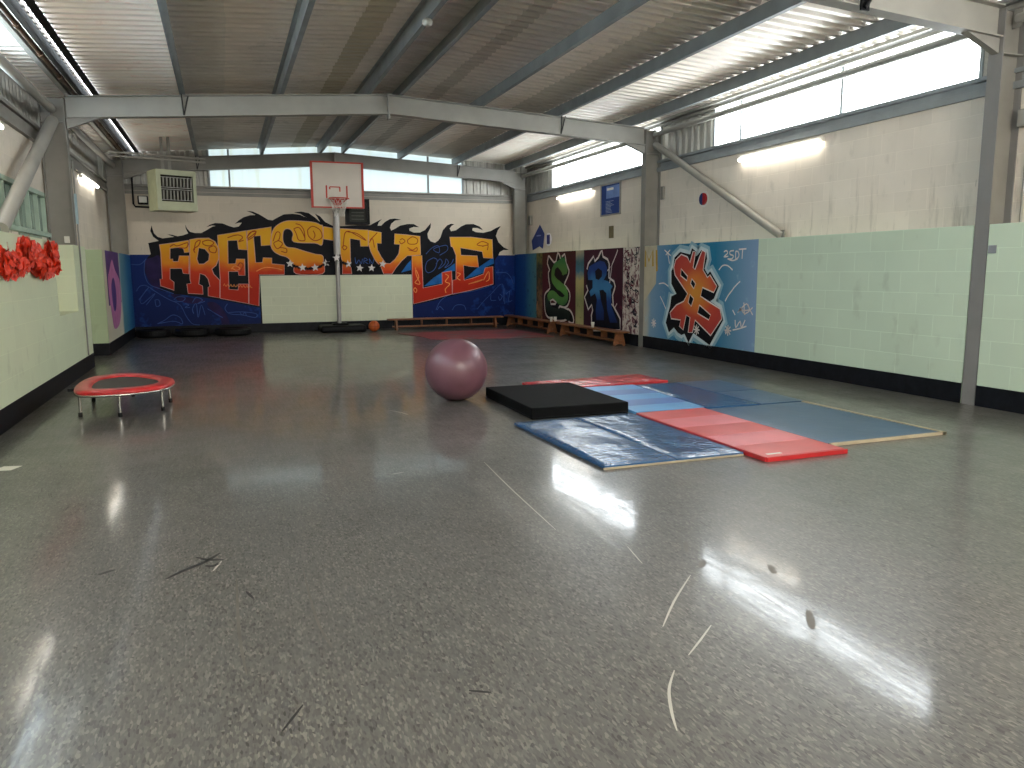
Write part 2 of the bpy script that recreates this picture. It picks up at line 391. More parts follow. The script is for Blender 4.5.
CHALK_D=[[[5.159,1.975],[5.336,2.141],[5.511,2.192],[5.524,2.009],[5.37,2.108],[5.721,2.21],[5.753,2.076],[5.541,1.942]],[[5.365,1.875],[5.189,1.775],[5.133,1.575],[5.217,1.475],[5.393,1.574],[5.468,1.808],[5.365,1.875]],[[5.431,1.708],[5.539,1.842],[5.607,1.741],[5.498,1.574],[5.676,1.707],[5.714,1.842],[5.782,1.741],[5.674,1.607],[5.852,1.707],[5.926,1.842]],[[5.406,0.466],[5.552,0.728],[5.873,0.893],[6.413,0.954],[6.925,1.085],[7.073,1.152]],[[6.588,0.467],[6.773,0.671],[6.996,0.876],[7.332,1.149],[7.366,0.66]],[[6.996,0.841],[6.995,0.702],[7.143,0.699]],[[7.218,0.803],[7.254,0.697],[7.33,0.801],[7.256,0.872]],[[7.406,1.044],[7.403,0.589]],[[7.442,0.869],[7.555,0.937],[7.516,0.657],[7.629,0.69]],[[7.15,1.463],[7.447,1.461],[7.595,1.321],[7.669,1.146]],[[5.866,0.456],[5.975,0.584],[6.191,0.579],[6.261,0.447]],[[5.617,0.461],[5.513,0.559],[5.441,0.465]],[[-1.967,1.08],[-1.878,1.198],[-1.741,1.211],[-1.558,1.074],[-1.294,0.89],[-1.024,0.733],[-0.9,0.456],[-0.769,0.268],[-0.6,0.232]],[[-1.927,0.871],[-1.748,1.107],[-1.689,1.166],[-1.808,1.018],[-1.9,0.87],[-1.852,0.78],[-1.678,0.926],[-1.562,1.014],[-1.772,0.748]],[[-1.572,0.864],[-1.554,0.714],[-1.47,0.742],[-1.489,0.863],[-1.572,0.864]],[[-1.555,0.291],[-1.382,0.377],[-1.207,0.494],[-1.043,0.429],[-0.996,0.275],[-1.189,0.341],[-1.555,0.291]],[[-1.156,0.857],[-1.068,0.931],[-0.9,0.913],[-0.962,0.823],[-1.158,0.827]],[[-0.909,0.761],[-0.826,0.729],[-0.915,0.67],[-0.802,0.667]],[[-0.726,0.513],[-0.747,0.636],[-0.654,0.756],[-0.632,0.418],[-0.542,0.723],[-0.47,0.476]],[[-0.738,0.788],[-0.645,0.909],[-0.506,0.845],[-0.626,0.756],[-0.451,0.813]],[[-0.348,0.596],[-0.182,0.469],[-0.069,0.404],[-0.404,0.628]],[[0.067,0.742],[0.002,0.619],[0.112,0.492],[0.405,0.454],[0.7,0.384],[0.734,0.477],[0.409,0.532],[0.084,0.524]],[[-2.045,1.716],[-1.842,1.715],[-1.698,1.848]],[[-1.727,1.818],[-1.761,1.523],[-1.683,1.255],[-1.444,1.132],[-1.147,1.008]],[[0.349,0.518],[0.405,0.454],[0.468,0.531],[0.493,0.436]],[[3.258,1.88],[3.285,1.719],[3.353,1.816],[3.415,1.719],[3.452,1.848]],[[3.48,1.719],[3.501,1.864],[3.582,1.816],[3.499,1.784],[3.595,1.719]],[[3.644,1.718],[3.632,1.848],[3.71,1.718],[3.747,1.848]]]
PURPLE_D=[[[-1.729,1.789],[-1.56,1.878],[-1.395,1.878],[-1.442,1.162],[-1.605,1.194],[-1.724,1.463]],[[-0.395,0.782],[-0.222,0.778],[-0.057,0.62],[0.074,0.338],[0.065,0.182],[-0.081,0.186],[-0.127,0.405],[-0.346,0.627]],[[-1.202,1.009],[-0.815,0.912],[-0.449,0.844],[-0.74,0.758],[-1.072,0.855]]]
STARS_D=[[1.606,1.723],[1.909,1.627],[2.219,1.626],[2.5,1.739],[2.772,1.866],[3.058,1.712],[3.356,1.608],[3.664,1.607],[3.957,1.71]]
SNAKE_D=[[[18.141,1.877],[17.844,1.718],[17.689,1.754],[17.594,1.941],[17.462,1.856],[17.424,1.795],[17.184,1.902],[17.091,1.686],[16.927,1.523],[16.979,1.39],[17.105,1.271],[17.195,1.166],[17.085,1.123],[16.885,0.993],[16.883,0.816],[17.026,0.662],[17.246,0.623],[17.471,0.644],[17.509,0.55],[17.32,0.551],[16.953,0.597],[16.737,0.496],[16.647,0.353],[16.699,0.276],[16.877,0.28],[17.022,0.354],[17.206,0.306],[17.699,0.278],[17.896,0.33],[18.177,0.33],[18.362,0.433],[18.425,0.638],[18.425,0.878],[18.301,0.976],[18.078,1.075],[18.139,1.246],[18.18,1.465],[18.1,1.527],[18.241,1.684],[18.201,1.808]],[[18.057,0.762],[17.898,0.798],[17.663,0.729],[17.741,0.687],[18.017,0.677]]]
SNAKEG_D=[[17.29,1.404],[17.255,1.584],[17.517,1.668],[17.765,1.618],[17.882,1.465],[17.861,1.311],[17.628,1.182],[17.437,1.132],[17.139,1.017],[17.082,0.869],[17.247,0.774],[17.51,0.795],[17.82,0.909],[18.058,0.903],[18.199,0.805]]
SNAKED_D=[[18.199,0.805],[18.239,0.645],[18.057,0.51],[17.662,0.443],[17.17,0.475],[16.878,0.4]]
SNAKEH_D=[[17.746,1.694],[17.424,1.795],[17.368,1.884],[17.293,1.793],[17.202,1.836],[16.981,1.538],[17.052,1.435],[17.253,1.405],[17.44,1.525],[17.63,1.617]]
RB_D=[[15.95,1.533],[15.888,1.658],[15.623,1.819],[15.559,1.709],[15.392,1.788],[15.275,1.906],[15.216,1.931],[15.168,1.804],[14.948,1.74],[14.873,1.647],[14.88,1.357],[14.651,1.28],[14.592,1.177],[14.618,1.119],[14.699,0.986],[14.664,0.763],[14.464,0.602],[14.352,0.503],[14.344,0.263],[15.667,0.178],[15.706,0.513],[15.645,0.627],[15.695,0.751],[15.868,0.632],[16.069,0.907],[15.893,1.067],[15.976,1.178],[15.995,1.351]]
RL_D=[[[15.823,1.602],[15.604,1.655],[15.3,1.719],[15.092,1.689],[14.972,1.569],[14.997,1.41],[15.112,1.303],[14.907,1.278],[14.704,1.175],[14.787,1.103],[14.755,0.958],[14.749,0.76],[14.574,0.544],[14.459,0.419],[14.797,0.399],[14.949,0.685],[14.987,1.019],[15.136,1.096],[15.315,1.079],[15.25,0.876],[15.095,0.638],[15.09,0.435],[15.453,0.415],[15.489,0.621],[15.433,0.871],[15.528,1.005],[15.746,0.93],[15.812,1.04],[15.655,1.127],[15.659,1.298],[15.881,1.296],[15.916,1.464]],[[15.539,1.491],[15.387,1.558],[15.205,1.503],[15.203,1.383],[15.351,1.301],[15.504,1.327]]]
HB_D=[[12.352,1.563],[12.317,1.731],[12.136,1.827],[11.893,1.789],[11.813,1.776],[11.76,1.883],[11.622,1.815],[11.638,1.74],[11.582,1.76],[11.473,1.842],[11.323,1.797],[11.299,1.692],[11.364,1.524],[11.267,1.429],[11.198,1.482],[10.936,1.235],[11.066,1.024],[11.171,0.979],[10.881,0.875],[10.784,0.684],[11.149,0.235],[11.648,0.404],[11.793,0.224],[11.925,0.373],[12.025,0.343],[12.151,0.379],[12.281,0.462],[12.448,0.358],[12.565,0.537],[12.486,0.727],[12.426,0.845],[12.391,1.029],[12.225,1.079],[12.402,1.257],[12.412,1.484]]
HR_D=[[[12.273,1.686],[12.093,1.782],[11.89,1.734],[11.807,1.635],[11.719,1.828],[11.641,1.815],[11.705,1.547],[11.646,1.515],[11.523,1.717],[11.436,1.841],[11.341,1.797],[11.4,1.503],[11.265,1.377],[11.194,1.419],[10.989,1.234],[11.071,1.128],[11.403,1.206],[11.451,1.055],[11.17,0.958],[10.881,0.865],[10.82,0.702],[11.122,0.4],[11.602,0.637],[11.668,0.414],[11.806,0.404],[11.759,0.673],[11.881,0.711],[11.968,0.437],[12.094,0.497],[12.058,0.612],[12.373,0.617],[12.421,0.73],[12.216,0.876],[11.973,0.952],[11.859,1.088],[12.11,1.283],[12.282,1.416],[12.33,1.552]],[[12.081,1.528],[11.874,1.395],[11.89,1.318],[12.095,1.406]],[[11.734,1.353],[11.614,1.267],[11.667,1.18],[11.769,1.265]],[[11.779,1.079],[11.659,1.006],[11.73,0.872],[11.832,0.934]],[[11.481,0.904],[11.14,0.748],[11.19,0.661],[11.531,0.761]]]
M_D=[[[13.354,1.57],[13.352,1.882],[13.225,1.677],[13.084,1.875],[13.072,1.58]],[[12.947,1.883],[12.922,1.485]]]
HCH_D=[[[10.83,1.795],[10.763,1.813],[10.727,1.772],[10.825,1.714],[10.707,1.722]],[[10.563,1.808],[10.662,1.8],[10.659,1.751],[10.575,1.729],[10.605,1.68],[10.705,1.681]],[[10.514,1.797],[10.507,1.678],[10.429,1.716],[10.449,1.785],[10.514,1.797]],[[10.435,1.824],[10.246,1.828]],[[10.339,1.821],[10.346,1.675]],[[10.722,1.682],[10.587,1.65],[10.458,1.677]],[[10.951,1.502],[10.851,1.572],[10.716,1.571],[10.578,1.5]],[[12.785,1.018],[12.692,0.927],[12.576,0.792]],[[10.75,0.993],[10.687,1.076],[10.592,1.16],[10.498,1.241],[10.373,1.322]],[[10.408,0.825],[10.194,0.973],[10.126,0.877],[10.378,0.866]],[[10.349,0.907],[10.216,0.814],[10.036,0.92]],[[10.466,0.701],[10.443,0.582],[10.336,0.689],[10.298,0.591],[10.21,0.716]],[[10.523,0.536],[10.361,0.567],[10.173,0.619]],[[10.722,0.481],[10.659,0.568],[10.653,0.466]],[[12.666,1.875],[12.446,1.767]],[[12.618,1.782],[12.471,1.87]],[[12.555,1.827],[12.482,1.621]],[[12.84,1.251],[12.662,1.265],[12.507,1.21]],[[10.258,0.99],[10.23,0.794]],[[10.162,0.954],[10.029,0.804]],[[10.541,0.859],[10.471,0.782]]]
EDGES_D={"blue_end":18.987,"tan_end":18.576,"m1_end":16.554,"yel_end":16.117,"m2_end":14.259,"w_end":13.579,"h_end":9.956,"h_start":13.442,"hgrad":13.25}
LE_D={"p0":16.469,"p1":18.388,"b0":18.633,"pb0":16.26,"pb1":17.945}
PINK_D=[[[17.243,1.779],[16.742,1.546],[16.499,1.428],[16.477,1.1],[16.66,0.664],[16.889,0.432],[17.597,0.462],[17.987,0.646],[18.225,0.949],[18.174,1.368],[17.592,1.573]],[[17.215,1.425],[16.888,1.282],[16.86,0.993],[17.038,0.767],[17.365,0.827],[17.518,1.073],[17.439,1.324]]]
HOUSE_D=[[19.536,2.728],[20.125,2.33],[20.046,2.073],[19.559,2.163],[19.339,2.095],[19.232,2.479]]
GARL_D=[[8.945,1.787],[9.062,1.727],[9.267,1.694],[9.351,1.652],[9.449,1.64],[9.542,1.674],[9.67,1.795],[9.778,1.894],[9.88,1.905],[9.957,1.885],[9.996,1.839],[10.299,1.846],[10.454,1.762],[10.73,1.711],[10.85,1.668],[10.952,1.7],[11.095,1.863],[11.202,1.897],[11.302,1.87],[11.472,1.82],[11.509,1.726],[11.623,1.712],[11.55,1.551],[11.412,1.511],[10.801,1.474],[10.461,1.471],[10.25,1.504],[10.125,1.574],[10.006,1.577],[9.584,1.511],[9.183,1.477],[8.968,1.481],[8.841,1.511]]

# ------------------------------------------------------------------ materials
def floor_mat():
    t = NT('speckled_vinyl')
    v = t.geo()
    mp = t.n('ShaderNodeMapping')
    mp.inputs['Scale'].default_value = (1.6, .55, 1)
    mp.inputs['Rotation'].default_value = (0, 0, .25)
    t.l(v, mp.inputs[0])
    vo = t.n('ShaderNodeTexVoronoi')
    vo.inputs['Scale'].default_value = 80
    t.l(mp.outputs[0], vo.inputs['Vector'])
    sp = t.n('ShaderNodeSeparateColor'); t.l(vo.outputs['Color'], sp.inputs[0])
    chip = t.ramp(sp.outputs[0], [(0, '#454340'), (.12, '#555350'), (.45, '#5e5c58'), (.8, '#65635e'), (1, '#7a776f')])
    big = t.noise(.35, 4)
    col = t.mix(1.0, chip, t.ramp(big, [(.3, .88), (.7, 1.0)]), 'MULTIPLY')
    # sweeping scratches from trainers and furniture
    def scr(rot, sc, thr, st):
        m = t.n('ShaderNodeMapping')
        m.inputs['Rotation'].default_value = (0, 0, rot)
        m.inputs['Scale'].default_value = st
        w = t.n('ShaderNodeTexNoise'); w.inputs['Scale'].default_value = .8
        t.l(v, w.inputs['Vector'])
        a = t.n('ShaderNodeVectorMath', operation='MULTIPLY_ADD')
        t.l(w.outputs['Color'], a.inputs[0]); a.inputs[1].default_value = (.5, .5, 0); t.l(v, a.inputs[2])
        t.l(a.outputs[0], m.inputs[0])
        nz = t.n('ShaderNodeTexNoise'); nz.inputs['Scale'].default_value = sc; nz.inputs['Detail'].default_value = 3
        t.l(m.outputs[0], nz.inputs['Vector'])
        return t.maprange(nz.outputs['Fac'], thr, thr + .06)
    s1 = scr(.9, 3.0, .68, (22, 1.0, 1))
    s2 = scr(-.5, 3.0, .69, (25, 1.2, 1))
    s3 = scr(1.7, 2.0, .69, (35, 1.0, 1))
    allscr = t.math('ADD', t.math('ADD', s1, s2), s3, True)
    col = t.mix(t.math('MULTIPLY', allscr, .04), col, '#8d8a80')
    dust = t.noise(3.0, 6, rough=.7)
    r = t.math('ADD', t.maprange(dust, .3, .75, .17, .30), t.math('MULTIPLY', allscr, .25))
    t.set(col, t.math('ADD', r, .12), 0., .22)
    h1 = t.noise(34, 3, stretch=(1, .07, 1), rough=.7)
    m9 = t.n('ShaderNodeMapping'); m9.inputs['Rotation'].default_value = (0, 0, 1.1); m9.inputs['Scale'].default_value = (1, .08, 1); t.l(v, m9.inputs[0])
    h2 = t.noise(30, 3, vec=m9.outputs[0], rough=.7)
    wear = t.math('MULTIPLY', t.maprange(h1, .35, .6, .6, 1.), t.maprange(h2, .35, .6, .6, 1.))
    wear = t.math('MULTIPLY', wear, t.maprange(t.noise(1.1, 5, rough=.65), .35, .6, .6, 1.))
    t.l(t.math('MULTIPLY', wear, .95), t.b.inputs['Coat Weight'])
    t.b.inputs['Coat IOR'].default_value = 1.27
    t.l(t.maprange(dust, .3, .75, .06, .13), t.b.inputs['Coat Roughness'])
    hh = t.math('ADD', t.math('MULTIPLY', allscr, -.6), t.math('MULTIPLY', t.noise(5, 3), 1.6))
    t.bump(hh, .06, .004)
    wav = t.math('ADD', t.noise(7, 4, rough=.6), t.math('MULTIPLY', allscr, .5))
    b2 = t.n('ShaderNodeBump'); b2.inputs['Strength'].default_value = .05; b2.inputs['Distance'].default_value = .01
    t.l(wav, b2.inputs['Height']); t.l(b2.outputs[0], t.b.inputs['Coat Normal'])
    return t.m

def sheet_mat(name, c, rough=.42, metal=.15, bands=None):
    t = NT(name)
    n1 = t.noise(.9, 5, stretch=(.5, 1.2, 1))
    c0 = lin(c)[:3]
    base = t.ramp(n1, [(.3, tuple(a * .86 for a in c0)), (.7, c0)])
    x, y, z = t.sep()
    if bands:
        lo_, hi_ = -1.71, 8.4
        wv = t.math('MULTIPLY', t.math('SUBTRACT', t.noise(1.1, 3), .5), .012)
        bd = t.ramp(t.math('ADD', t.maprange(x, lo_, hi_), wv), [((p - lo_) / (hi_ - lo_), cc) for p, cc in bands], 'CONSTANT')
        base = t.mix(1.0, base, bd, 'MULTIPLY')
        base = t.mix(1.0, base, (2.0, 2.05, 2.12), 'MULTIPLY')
    fine = t.noise(30, 3, stretch=(.15, 1, 1))
    base = t.mix(1.0, base, t.ramp(fine, [(.3, .9), (.7, 1.0)]), 'MULTIPLY')
    blotch = t.noise(2.3, 6, rough=.65)
    base = t.mix(t.math('MULTIPLY', t.maprange(blotch, .6, .7), .22), base, '#6b665e')
    t.set(base, t.maprange(n1, .3, .7, rough + .1, rough - .05), metal)
    return t.m

def pane_mat(name, c, strength, streak=.0, axis='x'):
    """translucent roofing sheet with daylight coming through"""
    t = NT(name)
    x, y, z = t.sep()
    h = x if axis == 'x' else y
    if streak:
        w = t.n('ShaderNodeTexNoise'); w.inputs['Scale'].default_value = 2.6; w.inputs['Detail'].default_value = 4
        t.l(t.comb(t.math('MULTIPLY', h, 3.0), t.math('MULTIPLY', z, .15)), w.inputs['Vector'])
        rib = t.math('SINE', t.math('MULTIPLY', h, 2 * math.pi / .2))
        f = t.math('ADD', w.outputs['Fac'], t.math('MULTIPLY', rib, .08))
        c0 = lin(c)[:3]
        col = t.ramp(f, [(.28, (c0[0] * .80, c0[1] * .74, c0[2] * .56)), (.42, tuple(a * (1 - streak) for a in c0)), (.65, c0)])
    else:
        col = None
    t.set(c, .4)
    if col is not None:
        t.l(col, t.b.inputs['Emission Color'])
    else:
        t.b.inputs['Emission Color'].default_value = lin(c)
    t.b.inputs['Emission Strength'].default_value = strength
    return t.m

FLOOR = floor_mat()
CREAM_X = block_wall('cream_blockwork_end', '#d3c8b6', 'x', stains=.25, var=.08)
CREAM_Y = block_wall('cream_blockwork_side', '#ddd3c4', 'y', stains=.55, var=.10)
GREEN_Y = block_wall('mint_blockwork', '#c0cfb8', 'y', mortar=1.14, var=.07)
GREEN_LY = block_wall('pale_mint_blockwork', '#d2dabb', 'y', mortar=1.08, var=.05)
GREEN_X = block_wall('mint_blockwork_end', '#b0c19c', 'x', mortar=1.05, var=.05)
PANEL_X = block_wall('cream_green_blockwork', '#cdd1b6', 'x', course=.225, length=.45, mortar=1.12, var=.05)
SKIRT = plain('black_skirting_paint', '#111318', .5, var=.5, scale=9, spec=.15)
STEEL = plain('grey_steel_paint', '#838079', .5, .1, var=.10, scale=3)
STEEL_L = plain('light_grey_steel_paint', '#949189', .5, .1, var=.08, scale=3)
STEEL_D = plain('slate_steel_paint', '#868b8c', .5, .1, var=.14, scale=3)
POST = plain('post_grey_paint', '#7b7976', .5, .1, var=.07, scale=3)
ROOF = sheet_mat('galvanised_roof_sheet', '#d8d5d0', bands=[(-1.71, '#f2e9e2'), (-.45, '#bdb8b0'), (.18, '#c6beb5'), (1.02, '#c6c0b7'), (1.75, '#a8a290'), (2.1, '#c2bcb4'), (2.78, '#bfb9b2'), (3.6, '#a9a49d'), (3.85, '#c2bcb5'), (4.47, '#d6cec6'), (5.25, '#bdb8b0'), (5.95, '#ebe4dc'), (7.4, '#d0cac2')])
CLAD = sheet_mat('galvanised_cladding', '#b5b2a9', metal=.2)
RUST = plain('rusty_pipe', '#5a4331', .6, .3, var=.45, scale=14)
DARKGAP = plain('dark_gutter', '#2b2a28', .7, var=.3)
GLASS_R = pane_mat('translucent_sheet_right', '#f3fbff', WIN_RIGHT)
GLASS_B = pane_mat('translucent_sheet_back', '#d2e6ea', WIN_BACK, .12, 'x')
GLASS_FILL = pane_mat('fill_sheet_front', '#fff8ee', WIN_FILL)  # glowing pane of the added, unseen front window
GLASS_L = pane_mat('translucent_sheet_left', '#cfe4f2', WIN_LEFT)
WHITE = plain('white_enamel', '#d8d5cb', .4, var=.04)
tt = NT('fluorescent_tube'); tt.set('#ffffff', .3)
tt.b.inputs['Emission Color'].default_value = (1, .96, .88, 1); tt.b.inputs['Emission Strength'].default_value = TUBE
TUBE_M = tt.m
BLACK = plain('black_plastic', '#0a0a0c', .55, var=.3, spec=.2)
RED = plain('red_paint', '#b8321f', .5, var=.12, scale=9)
SILVER = plain('silver_steel_tube', '#b9b7b0', .25, .85, var=.06)
WOOD = plain('varnished_bench_wood', '#754726', .5, var=.28, scale=12)
WOOD_D = plain('dark_bench_wood', '#6f4222', .5, var=.3, scale=12)

# ------------------------------------------------------------------ the hall
YB = -3.2                      # wall behind the camera
XC = 2.78                      # ridge
RZ = lambda x: 4.46 - (.055 if x > XC else .074) * abs(x - XC)       # top of rafters
SZ = lambda x: RZ(x) + .22                     # underside of roof sheet

fl = struct('floor', MB().box(-2.9, 8.4, YB, 20.9, -.15, 0), FLOOR)

# back wall: upper blockwork, lower painted zone is a mural
struct('wall_back', MB().box(-2.6, 8.3, BACKY, 20.9, 0, 3.45), CREAM_X)
struct('wall_front', MB().box(-2.9, 8.4, YB - .3, YB, 0, 3.45), CREAM_X)
# right wall
struct('wall_right', MB().box(8.05, 8.35, YB, BACKY, 0, 3.45), CREAM_Y)
m = MB()
for a, b in ((YB, 6.125), (6.31, 13.4), (13.585, BACKY)):
    m.box(RX, 8.045, a, b, 0, 1.968)
struct('wall_right', m, GREEN_Y)
m = MB()
for a, b in ((YB, 6.125), (6.31, 13.4), (13.585, BACKY)):
    m.box(RX - .006, RX - .001, a, b, 0, .228)
struct('baseboard_right', m, SKIRT)
# left wall
m = MB()
m.box(-2.72, -2.42, YB, BACKY, 0, 2.04)
m.box(-2.72, -2.42, YB, 9.4, 2.04, 3.45)
m.box(-2.72, -2.42, 13.42, BACKY, 2.04, 3.45)
m.box(-2.72, -2.42, 9.4, 13.42, 2.68, 3.45)
struct('wall_left', m, CREAM_Y)
m = MB()
m.box(-2.415, LX, YB, 11.66, 0, 1.925)
m.box(-2.415, LX, 11.66, 13.1, 0, .95)
m.box(-2.415, LX, 13.1, 14.15, 0, 1.925)
struct('wall_left', m, GREEN_LY)
m = MB().box(-2.415, LX, 16.0, BACKY, 0, 1.935)
struct('wall_left', m, GREEN_X)
m = MB()
m.box(LX + .001, LX + .006, YB, 14.15, 0, .228)
m.box(LX + .001, LX + .006, 16.0, BACKY, 0, .225)
m.box(-2.415, LX + .006, 15.994, 15.999, 0, .225)
struct('baseboard_left', m, SKIRT)
struct('baseboard_back', MB().box(LX + .01, RX - .01, BACKY - .012, BACKY - .001, 0, .228), SKIRT)

# ---- roof: box-profile sheets, ribs running down the slope
def ribs(y0, y1, pitch=.2, h=.055, top=.07):
    out = []; y = y0
    e = .03
    while y < y1:
        for dy, z in ((0, 0), (pitch - top - 2 * e, 0), (pitch - top - e, h), (pitch - e, h)):
            if y + dy <= y1: out.append((y + dy, z))
        y += pitch
    out.append((y1, 0))
    return out
def roof_sheet(x0, x1, y0=YB, y1=20.95, dz=0.):
    m = MB(); pr = ribs(y0, y1); n = len(pr)
    vs = [(x0, y, SZ(x0) + z + dz) for y, z in pr] + [(x1, y, SZ(x1) + z + dz) for y, z in pr]
    m.add(vs, [(i, i + 1, n + i + 1, n + i) for i in range(n - 1)])
    return m
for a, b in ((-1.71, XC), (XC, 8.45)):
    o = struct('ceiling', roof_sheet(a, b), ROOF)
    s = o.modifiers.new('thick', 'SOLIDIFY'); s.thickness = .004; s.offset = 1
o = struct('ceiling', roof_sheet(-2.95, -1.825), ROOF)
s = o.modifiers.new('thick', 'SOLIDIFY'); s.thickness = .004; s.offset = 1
struct('trim_6', MB().box(-1.80, -1.70, YB, 20.9, SZ(-1.7) - .012, SZ(-1.7) - .004), DARKGAP)
# ridge flashing keeps the ridge closed
struct('trim_1', MB().prism([(XC - .3, SZ(XC - .3) + .04), (XC, SZ(XC) + .05), (XC + .3, SZ(XC + .3) + .04), (XC + .3, SZ(XC + .3) + .05), (XC, SZ(XC) + .06), (XC - .3, SZ(XC - .3) + .05)], lambda a, b, d: Vector((a, d, b)), YB, 20.95), STEEL_D)

# ---- ribbed cladding above the blockwork
def clad(fn, a0, a1, ztop, z0=3.4, name='wall_right'):
    m = MB(); pr = ribs(a0, a1, .2, .03, .06); n = len(pr)
    vs = [fn(a, z0, -z) for a, z in pr] + [fn(a, ztop(a), -z) for a, z in pr]
    m.add(vs, [(i, i + 1, n + i + 1, n + i) for i in range(n - 1)])
    o = struct(name, m, CLAD)
    s = o.modifiers.new('thick', 'SOLIDIFY'); s.thickness = .004
    return o
fr = lambda a, b, d: Vector((8.20 + d, a, b))
fL = lambda a, b, d: Vector((-2.62 - d, a, b))
fB = lambda a, b, d: Vector((a, 20.78 + d, b))
zr = lambda a: SZ(8.2) + .01
zl = lambda a: SZ(-2.6) + .01
for a0, a1 in ((11.86, 13.6), (4.6, 6.72), (18.98, 20.8), (YB, -.9)):
    clad(fr, a0, a1, zr)
for a0, a1 in ((11.35, 20.8), (YB, 0.0)):
    clad(fL, a0, a1, zl, name='wall_left')
for a0, a1 in ((-2.6, -.2), (6.28, 8.25)):
    clad(fB, a0, a1, lambda a: SZ(a) + .01, name='wall_back')

# ---- clerestory windows, with unseen ones added for fill light
wn = [0]
def window(fn, a0, a1, ztop, mat, mull, z0=3.45):
    wn[0] += 1
    zt = [(a0, ztop(a0)), (a1, ztop(a1))]
    if a0 < XC < a1 and (fn is fB or mat is GLASS_FILL): zt.insert(1, (XC, ztop(XC)))
    fm = MB()
    for a in [a0 + .015, a1 - .015] + mull:
        fm.add([fn(a + sx * .022, z, d) for d in (-.05, -.01) for sx in (-1, 1) for z in (z0, ztop(a) - .01)],
               [(0, 1, 3, 2), (4, 6, 7, 5), (0, 4, 5, 1), (2, 3, 7, 6), (0, 2, 6, 4), (1, 5, 7, 3)])
    w = struct('window_%d' % wn[0], fm, STEEL_D)
    poly = [(a0, z0)] + zt + [(a1, z0)]
    if mat is GLASS_L or mat is GLASS_R or mat is GLASS_FILL or fn is fB:
        p = MB().prism(poly, fn, 0.0, .006).build('pane', mat, w)
    return w
window(fr, 6.72, 11.86, zr, GLASS_R, [8.86, 11.1])
window(fr, 13.6, 18.98, zr, GLASS_R, [16.0, 18.3])
window(fr, -.9, 4.6, zr, GLASS_R, [1.0, 3.0])  # window of the unseen near bay, added for fill light
window(fB, -.2, 6.28, lambda a: SZ(a) + .01, GLASS_B, [.28, 5.3])
fF = lambda a, b, d: Vector((a, YB - .12 - d, b))
clad(fF, -2.6, -.2, lambda a: SZ(a) + .01, name='wall_front')
clad(fF, 6.28, 8.25, lambda a: SZ(a) + .01, name='wall_front')
window(fF, -.2, 6.28, lambda a: SZ(a) + .01, GLASS_FILL, [1.9, 4.1])  # unseen front window, added to brighten the hall from behind the camera
window(fL, 0.0, 11.35, zl, GLASS_L, [2.4, 4.8, 7.2, 9.6])  # far end in view; the rest lengthened out of sight for extra light

# ---- steel rails above the blockwork
def rail(fn, a0, a1, zb, zt, dep, mat, n):
    m = MB()
    for z0, z1, d0 in ((zb, zb + .075, dep), (zb + .085, zt - .055, dep - .035), (zt - .045, zt, dep)):
        m.add([fn(a, z, d) for a in (a0, a1) for z in (z0, z1) for d in (-d0, .12)], [(0, 1, 3, 2), (4, 6, 7, 5), (0, 4, 5, 1), (2, 3, 7, 6), (1, 5, 7, 3), (0, 2, 6, 4)])
    return struct('trim_%d' % n, m, mat)
rail(fr, YB, BACKY, 3.39, 3.60, .20, STEEL_D, 2)
struct('trim_5', MB().box(8.10, 8.2, YB, BACKY, 4.255, 4.30).box(8.03, 8.2, YB, BACKY, 4.315, 4.36), STEEL_L)
rail(fL, YB, BACKY, 3.35, 3.60, .26, STEEL, 3)
rail(fB, -2.4, 8.05, 3.36, 3.585, .22, STEEL, 4)

# ---- portal frames
def column(xa, xb, y, z0, z1, label, inner, post=False):
    """I-section: flanges across the hall at xa and xb, web between"""
    t = thing('steel_column', label, 'column', ((xa + xb) / 2, y, z0), 'steel portal columns')
    lo, hi = min(xa, xb), max(xa, xb)
    m = MB(); hw = .082
    m.box(lo, lo + .014, y - hw, y + hw, z0, z1)
    m.box(hi - .014, hi, y - hw, y + hw, z0, z1)
    m.build('flange', POST if post else STEEL, t)
    MB().box(lo + .014, hi - .014, y - .006, y + .006, z0, z1).build('web', STEEL, t)
    zz = 3.72
    MB().box(lo + .014, hi - .014, y - .075, y + .075, zz - .006, zz + .006).build('stiffener', STEEL_L, t)
    return t
c1r = column(RX - .004, 8.04, 6.215, .0, RZ(7.9) - .02, 'grey steel column with full-height front post at the right edge of the picture', -1, True)
c2r = column(RX - .004, 8.04, 13.49, .0, RZ(7.9) - .02, 'grey steel column between the red hash mural and the speckled white mural strip', -1)
c3r = column(7.60, 7.96, 20.36, 1.97, RZ(7.9) - .02, 'grey steel column rising from the blue corner, at the far right corner', -1)
c1l = column(-2.06, -2.40, 6.215, 1.93, RZ(-2.2) - .02, 'grey steel column on the left wall, nearest the camera and out of frame', 1)
c2l = column(-2.06, -2.40, 13.49, 1.93, RZ(-2.2) - .02, 'grey steel column on the left wall beside the green-framed window', 1)
c3l = column(-2.03, -2.38, 20.25, 1.94, RZ(-2.2) - .02, 'grey steel column in the far left corner beside the heater', 1)

